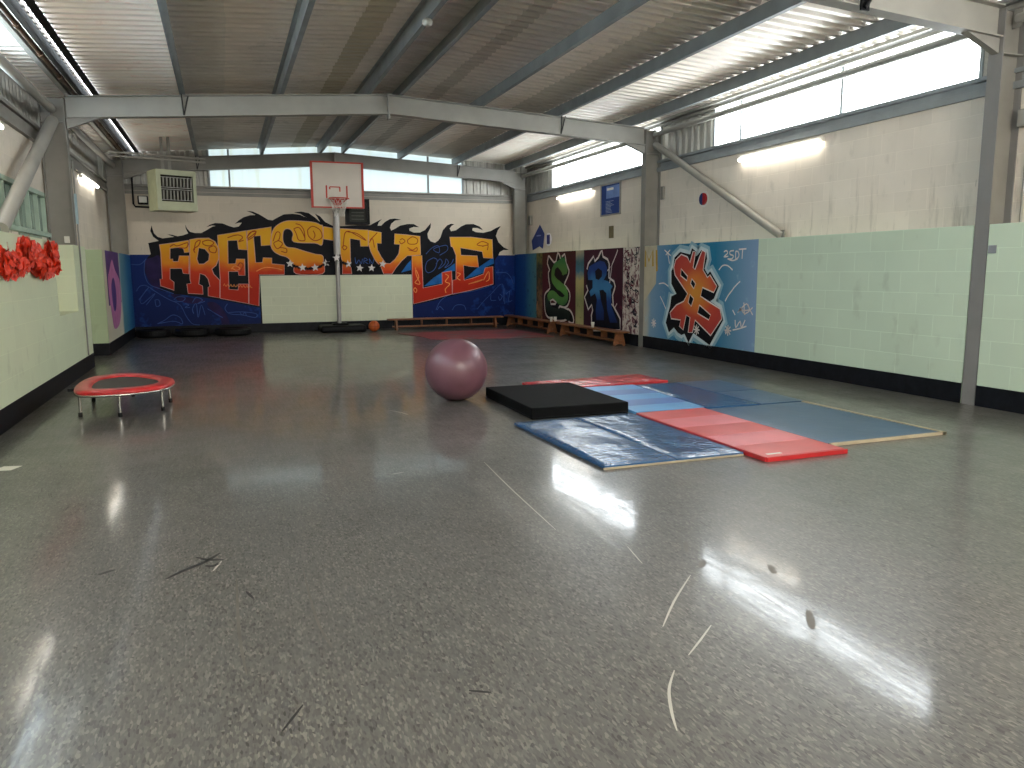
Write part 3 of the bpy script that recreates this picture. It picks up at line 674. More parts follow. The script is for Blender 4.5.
def rafter(y, label, xl=-2.06, xr=7.716):
    t = thing('roof_beam', label, 'beam', (XC, y, RZ(XC) - .33), 'cranked steel roof beams')
    for xa, xb in ((xl, XC - .008), (XC + .008, xr)):
        m = MB()
        for d0, d1, hw in ((0, -.014, .08), (-.014, -.303, .006), (-.303, -.317, .08)):
            vs = [(x, yy, RZ(x) + d) for x in (xa, xb) for yy in (y - hw, y + hw) for d in (d0, d1)]
            m.add(vs, [(0, 1, 3, 2), (4, 6, 7, 5), (0, 4, 5, 1), (2, 3, 7, 6), (1, 5, 7, 3), (0, 2, 6, 4)])
        m.build('beam_half', STEEL_L if y < 14 else STEEL, t)
    MB().box(XC - .014, XC + .014, y - .085, y + .085, RZ(XC) - .40, RZ(XC) + .005).build('apex_plate', STEEL_L, t)
    for s_, xe in ((1, xl), (-1, xr)):
        MB().prism([(xe, RZ(xe) - .318), (xe, RZ(xe) - .47), (xe + s_ * .46, RZ(xe + s_ * .46) - .318)], lambda a, b, d: Vector((a, d, b)), y - .04, y + .04).build('haunch', STEEL, t)
    return t
rf = []
for y, lb in ((6.215, 'pale grey cranked roof beam nearest the camera, cutting the top right corner'),
              (13.49, 'grey cranked roof beam spanning the hall, in front of the basketball hoop'),
              (20.25, 'grey cranked roof beam against the far end windows')):
    rf.append(rafter(y, lb, -2.05 if y < 20 else -2.02, 7.71 if y < 20 else 7.59))
# fly braces from purlin to beam
for t, y in ((rf[0], 6.215), (rf[1], 13.49), (rf[2], 20.25)):
    for x in (-.45, 5.95):
        m = MB()
        m.tube([(x, y - .09, RZ(x) + .06), (x + .02, y - .01, RZ(x) - .30)], .011, 6)
        m.tube([(x + .1, y - .02, RZ(x) + .02), (x + .02, y - .01, RZ(x) - .30)], .011, 6)
        m.build('fly_brace', DARKGAP, t)

# purlins: Z sections along the hall
def purlin(x, label, side, first=[None]):
    z0 = RZ(x) + .012; z1 = SZ(x) - .006
    t = MB()
    a, b, fw = -3.1, 20.7, .06
    t.box(x - .004, x + .004, a, b, z0, z1)
    t.box(x, x + side * fw, a, b, z0, z0 + .006) if side > 0 else t.box(x - fw, x, a, b, z0, z0 + .006)
    t.box(x - fw, x, a, b, z1 - .006, z1) if side > 0 else t.box(x, x + fw, a, b, z1 - .006, z1)
    return tag(t.build('roof_purlin', DARKGAP if x < -1 else STEEL_D), label, 'purlin', 'steel roof purlins')
for x, s_, lb in ((-.45, 1, 'long steel purlin nearest the left eave but one, above the heater'),
                  (1.02, 1, 'long thin steel purlin second left of the ridge'),
                  (2.42, 1, 'steel purlin just left of the ridge, with the smoke detector'),
                  (3.02, -1, 'dark steel purlin just right of the ridge'),
                  (4.47, -1, 'broad slate-coloured purlin first right of the ridge pair'),
                  (5.95, -1, 'slate-coloured purlin second right of the ridge pair'),
                  (7.47, -1, 'slate-coloured eave purlin directly above the bright right windows'),
                  (-1.86, 1, 'dark eave purlin beside the slit of daylight on the left')):
    purlin(x, lb, s_)

# left eave: box gutter lining, rusty pipe
tag(MB().box(-2.07, -2.0, -3.0, 20.6, 4.14, 4.146).box(-2.006, -2.0, -3.0, 20.6, 4.146, 4.31).build('eave_channel', CLAD), 'pale steel channel along the left eave beside the rusty pipe', 'channel')
m = MB()
m.tube([(-1.93, -3, 4.15), (-1.93, 19.9, 4.15)], .028, 8)
for k in range(18): m.tube([(-1.93, -2 + k * 1.2, 4.15), (-1.93, -1.9 + k * 1.2, 4.15)], .04, 8)
tag(m.build('pipe', RUST), 'rusty brown pipe running under the left eave', 'pipe')

# tie tubes and diagonal braces
def tube_thing(name, p0, p1, r, label, cat, mat=STEEL_L, group=None, pl=True):
    t = thing(name, label, cat, p0, group)
    MB().tube([p0, p1], r, 16).build('tube', mat, t)
    if pl:
        for p in (p0, p1):
            q = Vector(p); d = (Vector(p1) - Vector(p0)).normalized() * (.05 if p is p0 else -.05)
            MB().box(q.x - .006, q.x + .006, q.y - .05, q.y + .05, q.z - .09, q.z + .09).build('gusset', STEEL, t)
    return t
tube_thing('tie_tube', (7.9, 6.28, 4.07), (7.9, 13.42, 4.07), .048, 'horizontal steel tube crossing the nearer bright window on the right', 'tube', group='eave tie tubes')
tube_thing('tie_tube', (7.9, 13.56, 4.07), (7.85, 20.33, 4.07), .048, 'horizontal steel tube crossing the farther window on the right', 'tube', group='eave tie tubes')
tube_thing('tie_tube', (7.9, -2.9, 4.07), (7.9, 6.14, 4.07), .048, 'horizontal steel tube beyond the right edge column', 'tube', group='eave tie tubes')
tube_thing('tie_tube', (-2.23, -2.9, 3.90), (-2.23, 13.41, 3.90), .062, 'horizontal steel tube at the top left in front of the blue-lit window', 'tube', group='eave tie tubes')
tube_thing('tie_tube', (-2.23, 13.58, 3.95), (-2.23, 20.22, 3.95), .062, 'horizontal steel tube beyond the left column, above the far tube light', 'tube', group='eave tie tubes')
tube_thing('diagonal_brace', (7.90, 13.38, 3.88), (7.90, 9.66, 2.0), .062, 'round diagonal steel brace in front of the right cream wall', 'brace')
tube_thing('diagonal_brace', (-2.22, 13.36, 3.72), (-2.22, 9.85, 1.98), .082, 'thick diagonal steel brace crossing the left green window', 'brace')

# ---- low window in the left wall
wn[0] += 1
GFR = plain('green_window_frame', '#a4b8a8', .5, var=.06)
GLZ = NT('dark_green_glass'); GLZ.set(GLZ.ramp(GLZ.noise(3, 3, stretch=(1, 9, .3)), [(.35, '#5a6f62'), (.65, '#8c9c8e')]), .12); GLZ = GLZ.m
m = MB()
m.box(-2.50, -2.40, 9.4, 13.42, 2.62, 2.68); m.box(-2.50, -2.37, 9.4, 13.42, 2.04, 2.10)
for y in (9.42, 10.4, 11.05, 11.7, 12.35, 12.88, 13.38): m.box(-2.49, -2.41, y - .014, y + .014, 2.10, 2.62)
w = struct('window_%d' % wn[0], m, GFR)
MB().box(-2.475, -2.465, 9.42, 13.40, 2.08, 2.64).build('pane', GLZ, w)
tag(MB().box(-2.419, -2.40, 11.6, 12.9, 1.96, 2.03).build('wall_vent', plain('sage_vent', '#8fa08c', .6)), 'long sage green strip on the wall under the left window', 'vent')

# conduits and boxes on the columns
t = thing('conduit', 'grey conduit running down the left wall beside the column', 'conduit', (-2.03, 13.56, .24))
MB().tube([(-2.035, 13.56, .24), (-2.035, 13.56, 3.2)], .012, 8).build('pipe', STEEL, t)
MB().box(-2.05, -2.02, 13.53, 13.60, 2.25, 2.7).build('cover', plain('pale_blue_cover', '#9fb7bf', .5), t)
t = thing('conduit', 'pale conduit with a box on the back of the right edge column', 'conduit', (8.0, 6.02, 1.97))
MB().tube([(8.035, 6.02, 1.97), (8.035, 6.02, 3.45)], .013, 8).build('pipe', STEEL_L, t)
MB().rbox(7.97, 8.045, 5.98, 6.11, 2.98, 3.16, .01).build('junction_box', STEEL_L, t)
tag(MB().rbox(8.0, 8.045, 13.24, 13.34, 2.85, 3.1, .01).build('junction_box', STEEL), 'small grey junction box beside the middle right column', 'junction box')
tag(MB().rbox(7.97, 8.045, 20.08, 20.2, 2.75, 3.0, .01).build('junction_box', STEEL), 'small grey junction box beside the far right corner column', 'junction box')
tag(MB().rbox(-2.2, -2.13, 13.36, 13.40, 1.96, 2.06, .008).build('socket', WHITE), 'small white socket at the foot of the left column', 'socket')
tag(MB().rbox(RX - .014, RX - .001, 6.02, 6.112, 1.66, 1.745, .004).build('wall_plate', plain('grey_plate', '#7c7f82', .5)), 'small grey plate on the green wall beside the right edge column', 'plate')

# ---- fluorescent lights
def tube_light(x, y0, y1, z, face, label, first=[None]):
    t = thing('tube_light', label, 'light', (x, (y0 + y1) / 2, z), 'wall tube lights')
    s_ = face
    MB().box(min(x, x + s_ * .05), max(x, x + s_ * .05), y0, y1, z + .02, z + .075).build('housing', WHITE, t)
    MB().tube([(x + s_ * .06, y0 + .04, z), (x + s_ * .06, y1 - .04, z)], .026, 12).build('tube', TUBE_M, t)
    for y in (y0 + .02, y1 - .02):
        MB().box(x + s_ * .03 - .02, x + s_ * .06 + .02, y - .02, y + .02, z - .03, z + .02).build('end_cap', WHITE, t)
    return t
tube_light(8.045, 9.02, 10.92, 3.27, -1, 'lit tube light on the right cream wall above the diagonal brace')
tube_light(8.045, 16.3, 18.28, 3.30, -1, 'lit tube light on the right wall beside the blue notice board')
tube_light(-2.415, 16.6, 18.6, 3.30, 1, 'lit tube light on the left wall beyond the steel column')
tube_light(-2.415, 9.1, 11.0, 3.22, 1, 'lit tube light at the left edge of the picture above the green window')
tube_light(8.045, 1.6, 3.5, 3.30, -1, 'added fill tube light on the right wall behind the camera')  # unseen pair of tubes, added to light the hall more evenly
tube_light(-2.415, 1.6, 3.5, 3.30, 1, 'added fill tube light on the left wall behind the camera')  # second of the added, unseen fill tubes

# ------------------------------------------------------------------ murals
def paint(name, c, var=.12, scale=5, rough=.5):
    return plain(name, c, rough, var=var, scale=scale, spec=.12)
def ramp_paint(name, axis, a, b, stops, wob=.12, sc=1.5, rough=.5, speck=None):
    t = NT(name)
    x, y, z = t.sep()
    h = {'x': x, 'y': y, 'z': z}[axis]
    f = t.math('ADD', t.maprange(h, a, b), t.math('MULTIPLY', t.math('SUBTRACT', t.noise(sc, 4), .5), wob))
    col = t.ramp(f, stops)
    if speck:
        col = t.mix(t.math('MULTIPLY', t.maprange(t.noise(speck[1], 4, rough=.7), speck[2], speck[2] + .08), speck[3]), col, speck[0])
    t.set(col, rough, spec=.12)
    return t.m
INK = paint('black_spray_paint', '#0c0d13', .4)
NAVY = ramp_paint('navy_mural_paint', 'z', .2, 1.95, [(0, '#08194a'), (.5, '#0a235c'), (1, '#0e2a68')], .5, .9, speck=('#2250a0', 1.3, .58, .5))
STREAKP = paint('bright_blue_paint', '#1c5c9c', .25)
PURP = paint('purple_shade_paint', '#251a44', .3)
FIRE = ramp_paint('fire_letter_paint', 'z', 1.1, 2.35, [(0, '#ad2815'), (.34, '#c43a1c'), (.45, '#d2641c'), (.56, '#dc8c1e'), (.9, '#e0a622')], .22, 3.2)
LINE_P = paint('pale_outline_paint', '#c99a90', .2)
LOOP_P = paint('dark_red_loop_paint', '#9c3418', .2)
LOOP_O = paint('orange_loop_paint', '#e8924a', .2)
CHALK_P = paint('blue_chalk_line', '#34518f', .2)
random.seed(4)

mu = MB()
# painted lower wall around the two pale rectangles
for x0, x1, z0, z1 in ((LX, .87, .228, 1.945), (4.76, RX, .228, 1.945), (.87, 4.76, 1.435, 1.945)):
    mu.add([onback(x0, z0, .0035), onback(x1, z0, .0035), onback(x1, z1, .0035), onback(x0, z1, .0035)], [(0, 1, 2, 3)])
mural = mu.build('graffiti_mural', NAVY)
tag(mural, 'huge FREESTYLE graffiti in yellow and red letters on the dark blue far end wall', 'mural')
MB().flat([FLAME_D], onback, .005).build('flame_shadow', INK, mural)
m = MB()
for p in STREAK_D: m.flat([p], onback, .0062)
m.build('blue_streak', STREAKP, mural)
m = MB()
for p in PURPLE_D: m.flat([smooth(p, 4, True)], onback, .0055)
m.build('purple_shade', PURP, mural)
names = {'F': 'letter_f', 'R': 'letter_r', 'E': 'letter_e', 'E2': 'letter_e', 'S': 'letter_s', 'T': 'letter_t', 'Y': 'letter_y', 'L': 'letter_l', 'E3': 'letter_e'}
for k, loops in LETTERS_D.items():
    lp = [smooth(l, 4, True) if k == 'S' else l for l in loops]
    o = MB().flat(lp, onback, .0075).build(names[k], FIRE, mural)
    m = MB()
    for l in lp: m.stroke(l, .016, onback, .009, closed=True)
    m.build('outline', LINE_P, o)
m = MB()
for i, p in enumerate(LOOPS_D):
    if len(p) > 2:
        zz = sum(q[1] for q in p) / len(p)
        MB().stroke(smooth(p, 5), .022, onback, .0095).build('loop_line', LOOP_P if zz > 1.62 else LOOP_O, mural)
# small tag under the first letters
for k in range(9):
    x = .0 + k * .075
    m.stroke([(x, 1.19 - k * .006), (x + .02, 1.24 - k * .006), (x + .045, 1.18 - k * .006), (x + .075, 1.185 - (k + 1) * .006)], .014, onback, .0095)
m.build('small_tag', LOOP_O, mural)
for p in CHALK_D: MB().stroke(smooth(p, 5), .016, onback, .0088).build('chalk_line', CHALK_P, mural)
# two pale rectangles left in the mural
MB().box(.875, 4.75, BACKY - .006, BACKY - .001, .229, 1.43).build('pale_block_area', PANEL_X, mural, label='pale green painted blocks left bare in the mural')
m = MB()
m.box(.84, .875, BACKY - .008, BACKY - .001, .229, 1.46); m.box(.84, 4.77, BACKY - .008, BACKY - .001, 1.43, 1.465)
m.build('outline_stripe', INK, mural)

# right wall murals ---------------------------------------------------------
def slab(m, y0, y1, z0=.229, z1=1.966, d=.004, fn=onright):
    m.add([fn(y0, z0, d), fn(y1, z0, d), fn(y1, z1, d), fn(y0, z1, d)], [(0, 1, 2, 3)])
    return m
E_ = EDGES_D
BLUEW = ramp_paint('blue_to_teal_paint', 'y', 20.6, E_['blue_end'], [(0, '#123a80'), (.45, '#1c4a8c'), (.75, '#3a7290'), (1, '#4c7f86')], .3, 2.0, speck=('#123058', 6, .58, .6))
o = tag(slab(MB(), E_['blue_end'], BACKY - .01).build('teal_mural', BLUEW), 'blue to teal painted panel at the far end of the right wall', 'mural')
TAN = ramp_paint('tan_splash_paint', 'z', .3, 1.9, [(0, '#9b7350'), (.5, '#5c4a34'), (.7, '#303a30'), (1, '#6a6a3c')], .9, 5, speck=('#20302c', 9, .52, .8))
tag(slab(MB(), E_['tan_end'], E_['blue_end']).build('painted_strip', TAN), 'narrow tan and dark green splashed strip left of the green serpent panel', 'mural')
MAROON = ramp_paint('maroon_paint', 'z', .3, 1.9, [(0, '#4a2320'), (.5, '#4c1c2a'), (1, '#43201f')], .6, 2, speck=('#8a3a52', 5, .64, .5))
MAROON2 = ramp_paint('dark_plum_paint', 'z', .3, 1.9, [(0, '#341527'), (.5, '#3a1826'), (1, '#401c2c')], .5, 2, speck=('#6a2238', 3, .6, .6))
WL = paint('white_outline_paint', '#d9cfc8', .08)
s1 = tag(slab(MB(), E_['m1_end'], E_['tan_end']).build('snake_panel', MAROON), 'maroon panel with a curling green serpent painted on the right wall', 'mural')
MB().flat([smooth(SNAKE_D[0], 2, True), SNAKE_D[1]], onright, .0055).build('shadow_paint', INK, s1)
m = MB(); m.stroke(smooth(SNAKE_D[0], 2, True), .05, onright, .007, closed=True); m.stroke(SNAKE_D[1], .05, onright, .007, closed=True)
m.build('outline', WL, s1)
GRN = ramp_paint('snake_green_paint', 'z', .5, 1.85, [(0, '#2f5a3a'), (.35, '#5f9a4c'), (.7, '#57823f'), (1, '#2f7a44')], .3, 4)
m = MB(); m.stroke(smooth(SNAKEG_D, 5), [.10, .12, .15, .19, .23, .24, .22, .2, .2, .2, .2, .2, .14], onright, .008)
m.flat([SNAKEH_D], onright, .0083); m.build('serpent_body', GRN, s1)
m = MB(); m.stroke(smooth(SNAKED_D, 5), [.2, .26, .28, .28, .24, .16], onright, .0078)
m.build('serpent_tail', ramp_paint('tail_paint', 'z', .3, .9, [(0, '#101815'), (.6, '#26352f'), (1, '#22402c')], .4, 6), s1)
YEL = ramp_paint('pale_yellow_paint', 'z', .3, 1.95, [(0, '#b5ab78'), (.3, '#8f9460'), (.6, '#b8ac72'), (.72, '#46788a'), (.85, '#3f6a72'), (1, '#a89f84')], .25, 4, speck=('#5b5030', 8, .62, .6))
tag(slab(MB(), E_['yel_end'], E_['m1_end']).build('painted_strip', YEL), 'narrow pale yellow strip with a teal top between the serpent and the blue letter R', 'mural')
s2 = tag(slab(MB(), E_['m2_end'], E_['yel_end']).build('letter_panel', MAROON2), 'plum panel with a big blue graffiti letter R on the right wall', 'mural')
MB().flat([RB_D], onright, .0055).build('shadow_paint', paint('near_black_blue', '#0c101c', .3), s2)
m = MB(); m.stroke(RB_D[:-1], .05, onright, .007)
for p in ([(14.75, 1.62), (14.55, 1.85), (14.5, 1.93)], [(14.95, 1.5), (14.75, 1.62), (14.85, 1.2)], [(14.75, .8), (14.6, .72), (14.5, .82)]):
    m.stroke(p, .03, onright, .007)
m.build('outline', WL, s2)
BLR = ramp_paint('blue_letter_paint', 'z', .3, 1.85, [(0, '#16244e'), (.35, '#1c3f7c'), (.5, '#3f7fae'), (.62, '#3a78a8'), (.78, '#1e3f80'), (1, '#1a3474')], .25, 3)
MB().flat(RL_D, onright, .0082).build('letter_r', BLR, s2)
# splattered strip
SPL = NT('splatter_paint')
n_ = SPL.noise(7, 5, rough=.75, stretch=(1, 1, .8))
c_ = SPL.ramp(n_, [(.36, '#2a2636'), (.44, '#6b2a3c'), (.50, '#c9bfb2'), (.60, '#cfc6ba'), (.66, '#7c94a6'), (.75, '#c2663a')])
SPL.set(c_, .5)
s3 = tag(slab(MB(), E_['w_end'], E_['m2_end']).build('painted_strip', SPL.m), 'white strip speckled with dark red and black scribbles beside the middle right column', 'mural')
m = MB()
for i in range(46):
    y = random.uniform(E_['w_end'] + .06, E_['m2_end'] - .06); z = random.uniform(.35, 1.9)
    pts = [(y + random.uniform(-.09, .09), z + random.uniform(-.08, .08)) for _ in range(5)]
    pts = [(min(max(a, E_['w_end'] + .03), E_['m2_end'] - .03), min(max(b, .26), 1.94)) for a, b in pts]
    m.cur = 0 if random.random() < .5 else 1
    m.stroke(smooth(pts, 4), .022, onright, .006)
m.build('scribble', [paint('crimson_scribble', '#5e2030'), paint('ink_scribble', '#20222e')], s3)
# hash mural
HB = ramp_paint('sky_blue_mural_paint', 'y', E_['h_start'], E_['h_end'], [(0, '#b8ae96'), (.05, '#a9aba2'), (.09, '#7a98b0'), (.2, '#5f88a8'), (.36, '#2f7696'), (.68, '#25708f'), (.82, '#5a86a0'), (1, '#7f97b4')], .05, 2.2, speck=('#9cc0c8', 2.5, .62, .35))
s4 = tag(slab(MB(), E_['h_end'], E_['h_start'] - .04).build('hash_mural', HB), 'sky blue mural with a red and orange hash sign on the right wall', 'mural')
halo = NT('white_halo_paint'); halo.set(halo.ramp(halo.noise(3, 3), [(.3, '#a9bfc4'), (.7, '#c6d0cf')]), .5); halo = halo.m
halo2 = paint('faint_halo_paint', '#86a9b6', .1)
o2 = MB().stroke(HB_D, .26, onright, .005, closed=True).build('faint_halo', halo2, s4)
MB().stroke(HB_D, .13, onright, .006, closed=True).build('halo', halo, s4)
MB().flat([HB_D], onright, .007).build('shadow_paint', INK, s4)
HR = NT('hash_fire_paint')
yy = HR.sep()
dy = HR.math('MULTIPLY', HR.math('SUBTRACT', yy[1], HB_D[0][0] - .75), 1.0); dz = HR.math('MULTIPLY', HR.math('SUBTRACT', yy[2], 1.12), 1.3)
dd = HR.math('SQRT', HR.math('ADD', HR.math('MULTIPLY', dy, dy), HR.math('MULTIPLY', dz, dz)))
HR.set(HR.ramp(HR.math('ADD', dd, HR.math('MULTIPLY', HR.noise(3, 3), .12)), [(.12, '#cf8a2c'), (.42, '#c86a2a'), (.62, '#b8402a'), (1, '#a8302a')]), .5)
MB().flat(HR_D, onright, .009).build('hash_sign', HR.m, s4)
m = MB()
for l in HR_D: m.stroke(l, .022, onright, .0105, closed=True)
m.build('outline', WL, s4)
for p in HCH_D: MB().stroke(smooth(p, 3), .022, onright, .0075).build('white_chalk', WL, s4)
for y_, z_ in ((10.65, .52), (13.0, .5), (11.55, .47)):
    m = MB()
    for k in range(4):
        a = k * math.pi / 4
        m.stroke([(y_ - .09 * math.cos(a), z_ - .09 * math.sin(a)), (y_ + .09 * math.cos(a), z_ + .09 * math.sin(a))], .025, onright, .0075)
    m.build('white_star', WL, s4)
m = MB()
MB().add([onright(a, b, .0052) for a, b in ((13.395, .9), (12.95, 1.25), (12.93, 1.966), (13.395, 1.966))], [(0, 1, 2, 3)]).build('cream_corner', paint('cream_corner_paint', '#bcb298', .08), s4)
for p in M_D: m.stroke(p, .06, onright, .0075)
m.build('ochre_lettering', paint('ochre_paint', '#b4913c'), s4)

# left wall painted panel beyond the gap
l_ = LE_D
s5 = tag(slab(MB(), 16.02, BACKY - .01, .227, 1.934, .004, onleft).build('ring_mural', ramp_paint('cream_to_blue_paint', 'y', 16.0, 20.6, [(0, '#c9c2ac'), (.49, '#c0bcaa'), (.55, '#5d8f9c'), (.8, '#34719a'), (1, '#1d4f8c')], .05, 4, speck=('#24303c', 5, .63, .5))), 'narrow mural with a pink ring on purple on the left wall by the far corner', 'mural')
slab(MB(), 16.35, 18.3, .9, 1.934, .0055, onleft).build('purple_paint', paint('purple_wall_paint', '#4f3a72', .15), s5)
MB().flat([smooth(PINK_D[0], 3, True), smooth(PINK_D[1], 3, True)], onleft, .008).build('pink_ring', paint('pink_wall_paint', '#b0709c', .12), s5)
MB().flat([smooth(PINK_D[1], 3, True)], onleft, .007).build('ring_centre', paint('violet_wall_paint', '#4a3a78', .12), s5)

# ------------------------------------------------------------------ wall things
# notice board
t = thing('notice_board', 'blue framed notice board high on the right cream wall', 'notice board', (8.04, 15.45, 2.7))
MB().box(8.03, 8.048, 15.03, 15.89, 2.73, 3.36).build('panel', paint('navy_notice', '#1f3c7c', .08), t)
m = MB()
for y0, y1, z0, z1 in ((15.0, 15.03, 2.70, 3.39), (15.89, 15.92, 2.70, 3.39), (15.03, 15.89, 2.70, 2.73), (15.03, 15.89, 3.36, 3.39)): m.box(8.015, 8.048, y0, y1, z0, z1)
m.build('frame', STEEL_L, t)
MB().box(8.027, 8.0295, 15.05, 15.66, 3.07, 3.33).build('pale_header', paint('pale_blue_notice', '#6b86bd', .15), t)
m = MB(); m.box(8.024, 8.0265, 15.32, 15.62, 3.24, 3.29)
m.build('heading', WHITE, t)
m = MB()
for k in range(9):
    m.box(8.026, 8.0295, 15.68 - random.uniform(.22, .42), 15.68, 3.0 - k * .03, 3.012 - k * .03)
m.build('text_line', paint('notice_text', '#8794ac', .1), t)
# blue pointed sign
o = MB().prism(HOUSE_D, lambda a, b, d: Vector((8.048 - d, a, b)), 0, .012).build('wall_sign', paint('blue_sign', '#34427e', .15))
tag(o, 'blue arrow-shaped sign low on the cream wall near the far right corner', 'sign')
MB().box(8.030, 8.0355, 19.45, 19.75, 2.43, 2.46).build('lettering', paint('sign_text', '#7f8cc0'), o)
o = MB().prism([(18.95 + .19 * math.cos(a / 12 * math.pi), 2.32 + .17 * math.sin(a / 12 * math.pi)) for a in range(24)], lambda a, b, d: Vector((8.048 - d, a, b)), 0, .01).build('wall_sign', paint('white_sign', '#efecee', .03))
tag(o, 'small oval blue and white sign right of the arrow-shaped sign', 'sign')
MB().box(8.032, 8.0375, 18.85, 19.05, 2.2, 2.44).build('emblem', paint('violet_emblem', '#3c3f7c', .2), o)
o = MB().box(8.03, 8.048, 15.33, 15.52, 2.21, 2.47).build('wall_plate', paint('olive_plate', '#6a6048', .2))
tag(o, 'small brown plate on the cream wall below the notice board', 'plate')
# round target
t = thing('round_marker', 'round half red half blue disc on the right cream wall below the brace', 'disc', (8.04, 11.94, 2.745))
for s_, c_ in ((0, '#2f3c6c'), (1, '#a3262a')):
    pts = [(11.94 + (1 if s_ == 0 else -1) * .105 * math.sin(a / 10 * math.pi), 2.745 + .105 * math.cos(a / 10 * math.pi)) for a in range(11)]
    MB().prism(pts, lambda a, b, d: Vector((8.046 - d, a, b)), 0, .03).build('half_disc', paint('disc_paint_%d' % s_, c_), t)
MB().prism([(11.94 + .14 * math.cos(a / 12 * math.pi), 2.745 + .14 * math.sin(a / 12 * math.pi)) for a in range(24)], lambda a, b, d: Vector((8.049 - d, a, b)), 0, .004).build('pale_rim', WHITE, t)
# black framed box on the back wall
t = thing('wall_speaker', 'black framed box on the far wall behind the basketball backboard', 'speaker', (3.33, 20.5, 2.73))
m = MB()
for x0, x1, z0, z1 in ((3.04, 3.12, 2.72, 3.36), (3.56, 3.64, 2.72, 3.36), (3.12, 3.56, 2.72, 2.78), (3.12, 3.56, 3.27, 3.36)): m.box(x0, x1, 20.38, 20.598, z0, z1)
m.build('cabinet', BLACK, t)
MB().box(3.12, 3.56, 20.42, 20.597, 2.78, 3.27).build('front_panel', paint('charcoal_grille', '#34352f', .2), t)
m = MB()
for k in range(5): m.box(3.18, 3.50, 20.414, 20.42, 2.84 + k * .085, 2.86 + k * .085)
m.build('grille_bar', paint('grille_bar', '#55564e', .1), t)
# floodlight + cable in the far left corner
t = thing('flood_light', 'small white-faced flood light with a black cable beside the heater', 'light', (-1.72, 20.4, 2.9))
MB().rbox(-1.78, -1.56, 20.44, 20.58, 3.11, 3.31, .02).build('housing', BLACK, t)
MB().box(-1.75, -1.58, 20.43, 20.439, 3.15, 3.29).build('lens', WHITE, t)
m = MB(); m.tube([(-1.87, 20.52, 4.15), (-1.88, 20.52, 3.12), (-1.84, 20.52, 3.06), (-1.5, 20.52, 3.05)], .02, 8)
m.build('cable', BLACK, t)

# heater hanging in the far left corner
t = thing('unit_heater', 'pale green square unit heater hanging by the far left corner', 'heater', (-.95, 18.65, 2.83))
GH = plain('heater_green_enamel', '#a3a688', .45, var=.08)
GHD = plain('heater_side_enamel', '#9a9e80', .5, var=.10)
Mh = Matrix.Translation((-.93, 18.7, 2.83)) @ Matrix.Rotation(math.radians(22), 4, 'Z')
hw, dp, hh = .415, .27, .85
m = MB()
m.box(-hw, -hw + .012, -dp, dp, 0, hh, Mh); m.box(hw - .012, hw, -dp, dp, 0, hh, Mh)
m.box(-hw + .012, hw - .012, -dp, dp, 0, .012, Mh); m.box(-hw + .012, hw - .012, -dp, dp, hh - .012, hh, Mh); m.box(-hw + .012, hw - .012, dp - .012, dp, .012, hh - .012, Mh)
m.build('casing', GHD, t)
m = MB()
for x0, x1, z0, z1 in ((-hw, -hw + .09, 0, hh), (hw - .07, hw, 0, hh), (-hw + .09, hw - .07, 0, .19), (-hw + .09, hw - .07, hh - .11, hh)): m.box(x0, x1, -dp - .02, -dp, z0, z1, Mh)
m.build('front_frame', GH, t)
MB().box(-hw + .012, hw - .012, -.05, -.04, .012, hh - .012, Mh).build('core', paint('heater_core', '#3a3730', .3), t)
m = MB()
for r_ in range(2):
    for k in range(9):
        x = -hw + .13 + k * .072; z = .25 + r_ * .27
        m.box(x, x + .028, -dp + .02, -dp + .05, z, z + .19, Mh @ Matrix.Rotation(math.radians(4), 4, 'X'))
m.build('louvre', plain('louvre_metal', '#77746a', .4, .3, var=.2), t)
m = MB()
for z in (.22, .44, .48, .69): m.box(-hw + .09, hw - .07, -dp + .012, -dp + .02, z, z + .014, Mh)
m.build('louvre_rail', STEEL_L, t)
m = MB()
m.box(-1.12, -1.06, 18.64, 18.70, 3.68, SZ(-1.1)); m.box(-.98, -.92, 18.66, 18.72, 3.68, SZ(-.95))
m.build('hanger', STEEL_L, t)
t = thing('support_rail', 'pair of thin horizontal pipes above the hanging heater', 'pipe', (-1.1, 18.3, 3.8))
for dz in (0, -.075):
    MB().tube([(-2.08, 18.35, 4.0 + dz), (-.22, 18.25, 3.91 + dz)], .02, 8).build('pipe', STEEL_L, t)

# smoke detector and clamp
o = MB().lathe([(0, 4.31), (.05, 4.31), (.062, 4.33), (.062, 4.36), (.045, 4.38), (0, 4.38)], (2.42, 9.35, .06)).build('smoke_detector', WHITE)
tag(o, 'round white smoke detector under the purlin left of the ridge', 'smoke detector')
m = MB(); m.box(5.80, 5.90, 6.11, 6.13, 3.93, 4.06); m.tube([(5.83, 6.1, 3.95), (5.88, 6.09, 4.02)], .022, 8)
tag(m.build('beam_clamp', BLACK), 'small black clamp on the nearest roof beam at the top of the picture', 'clamp')

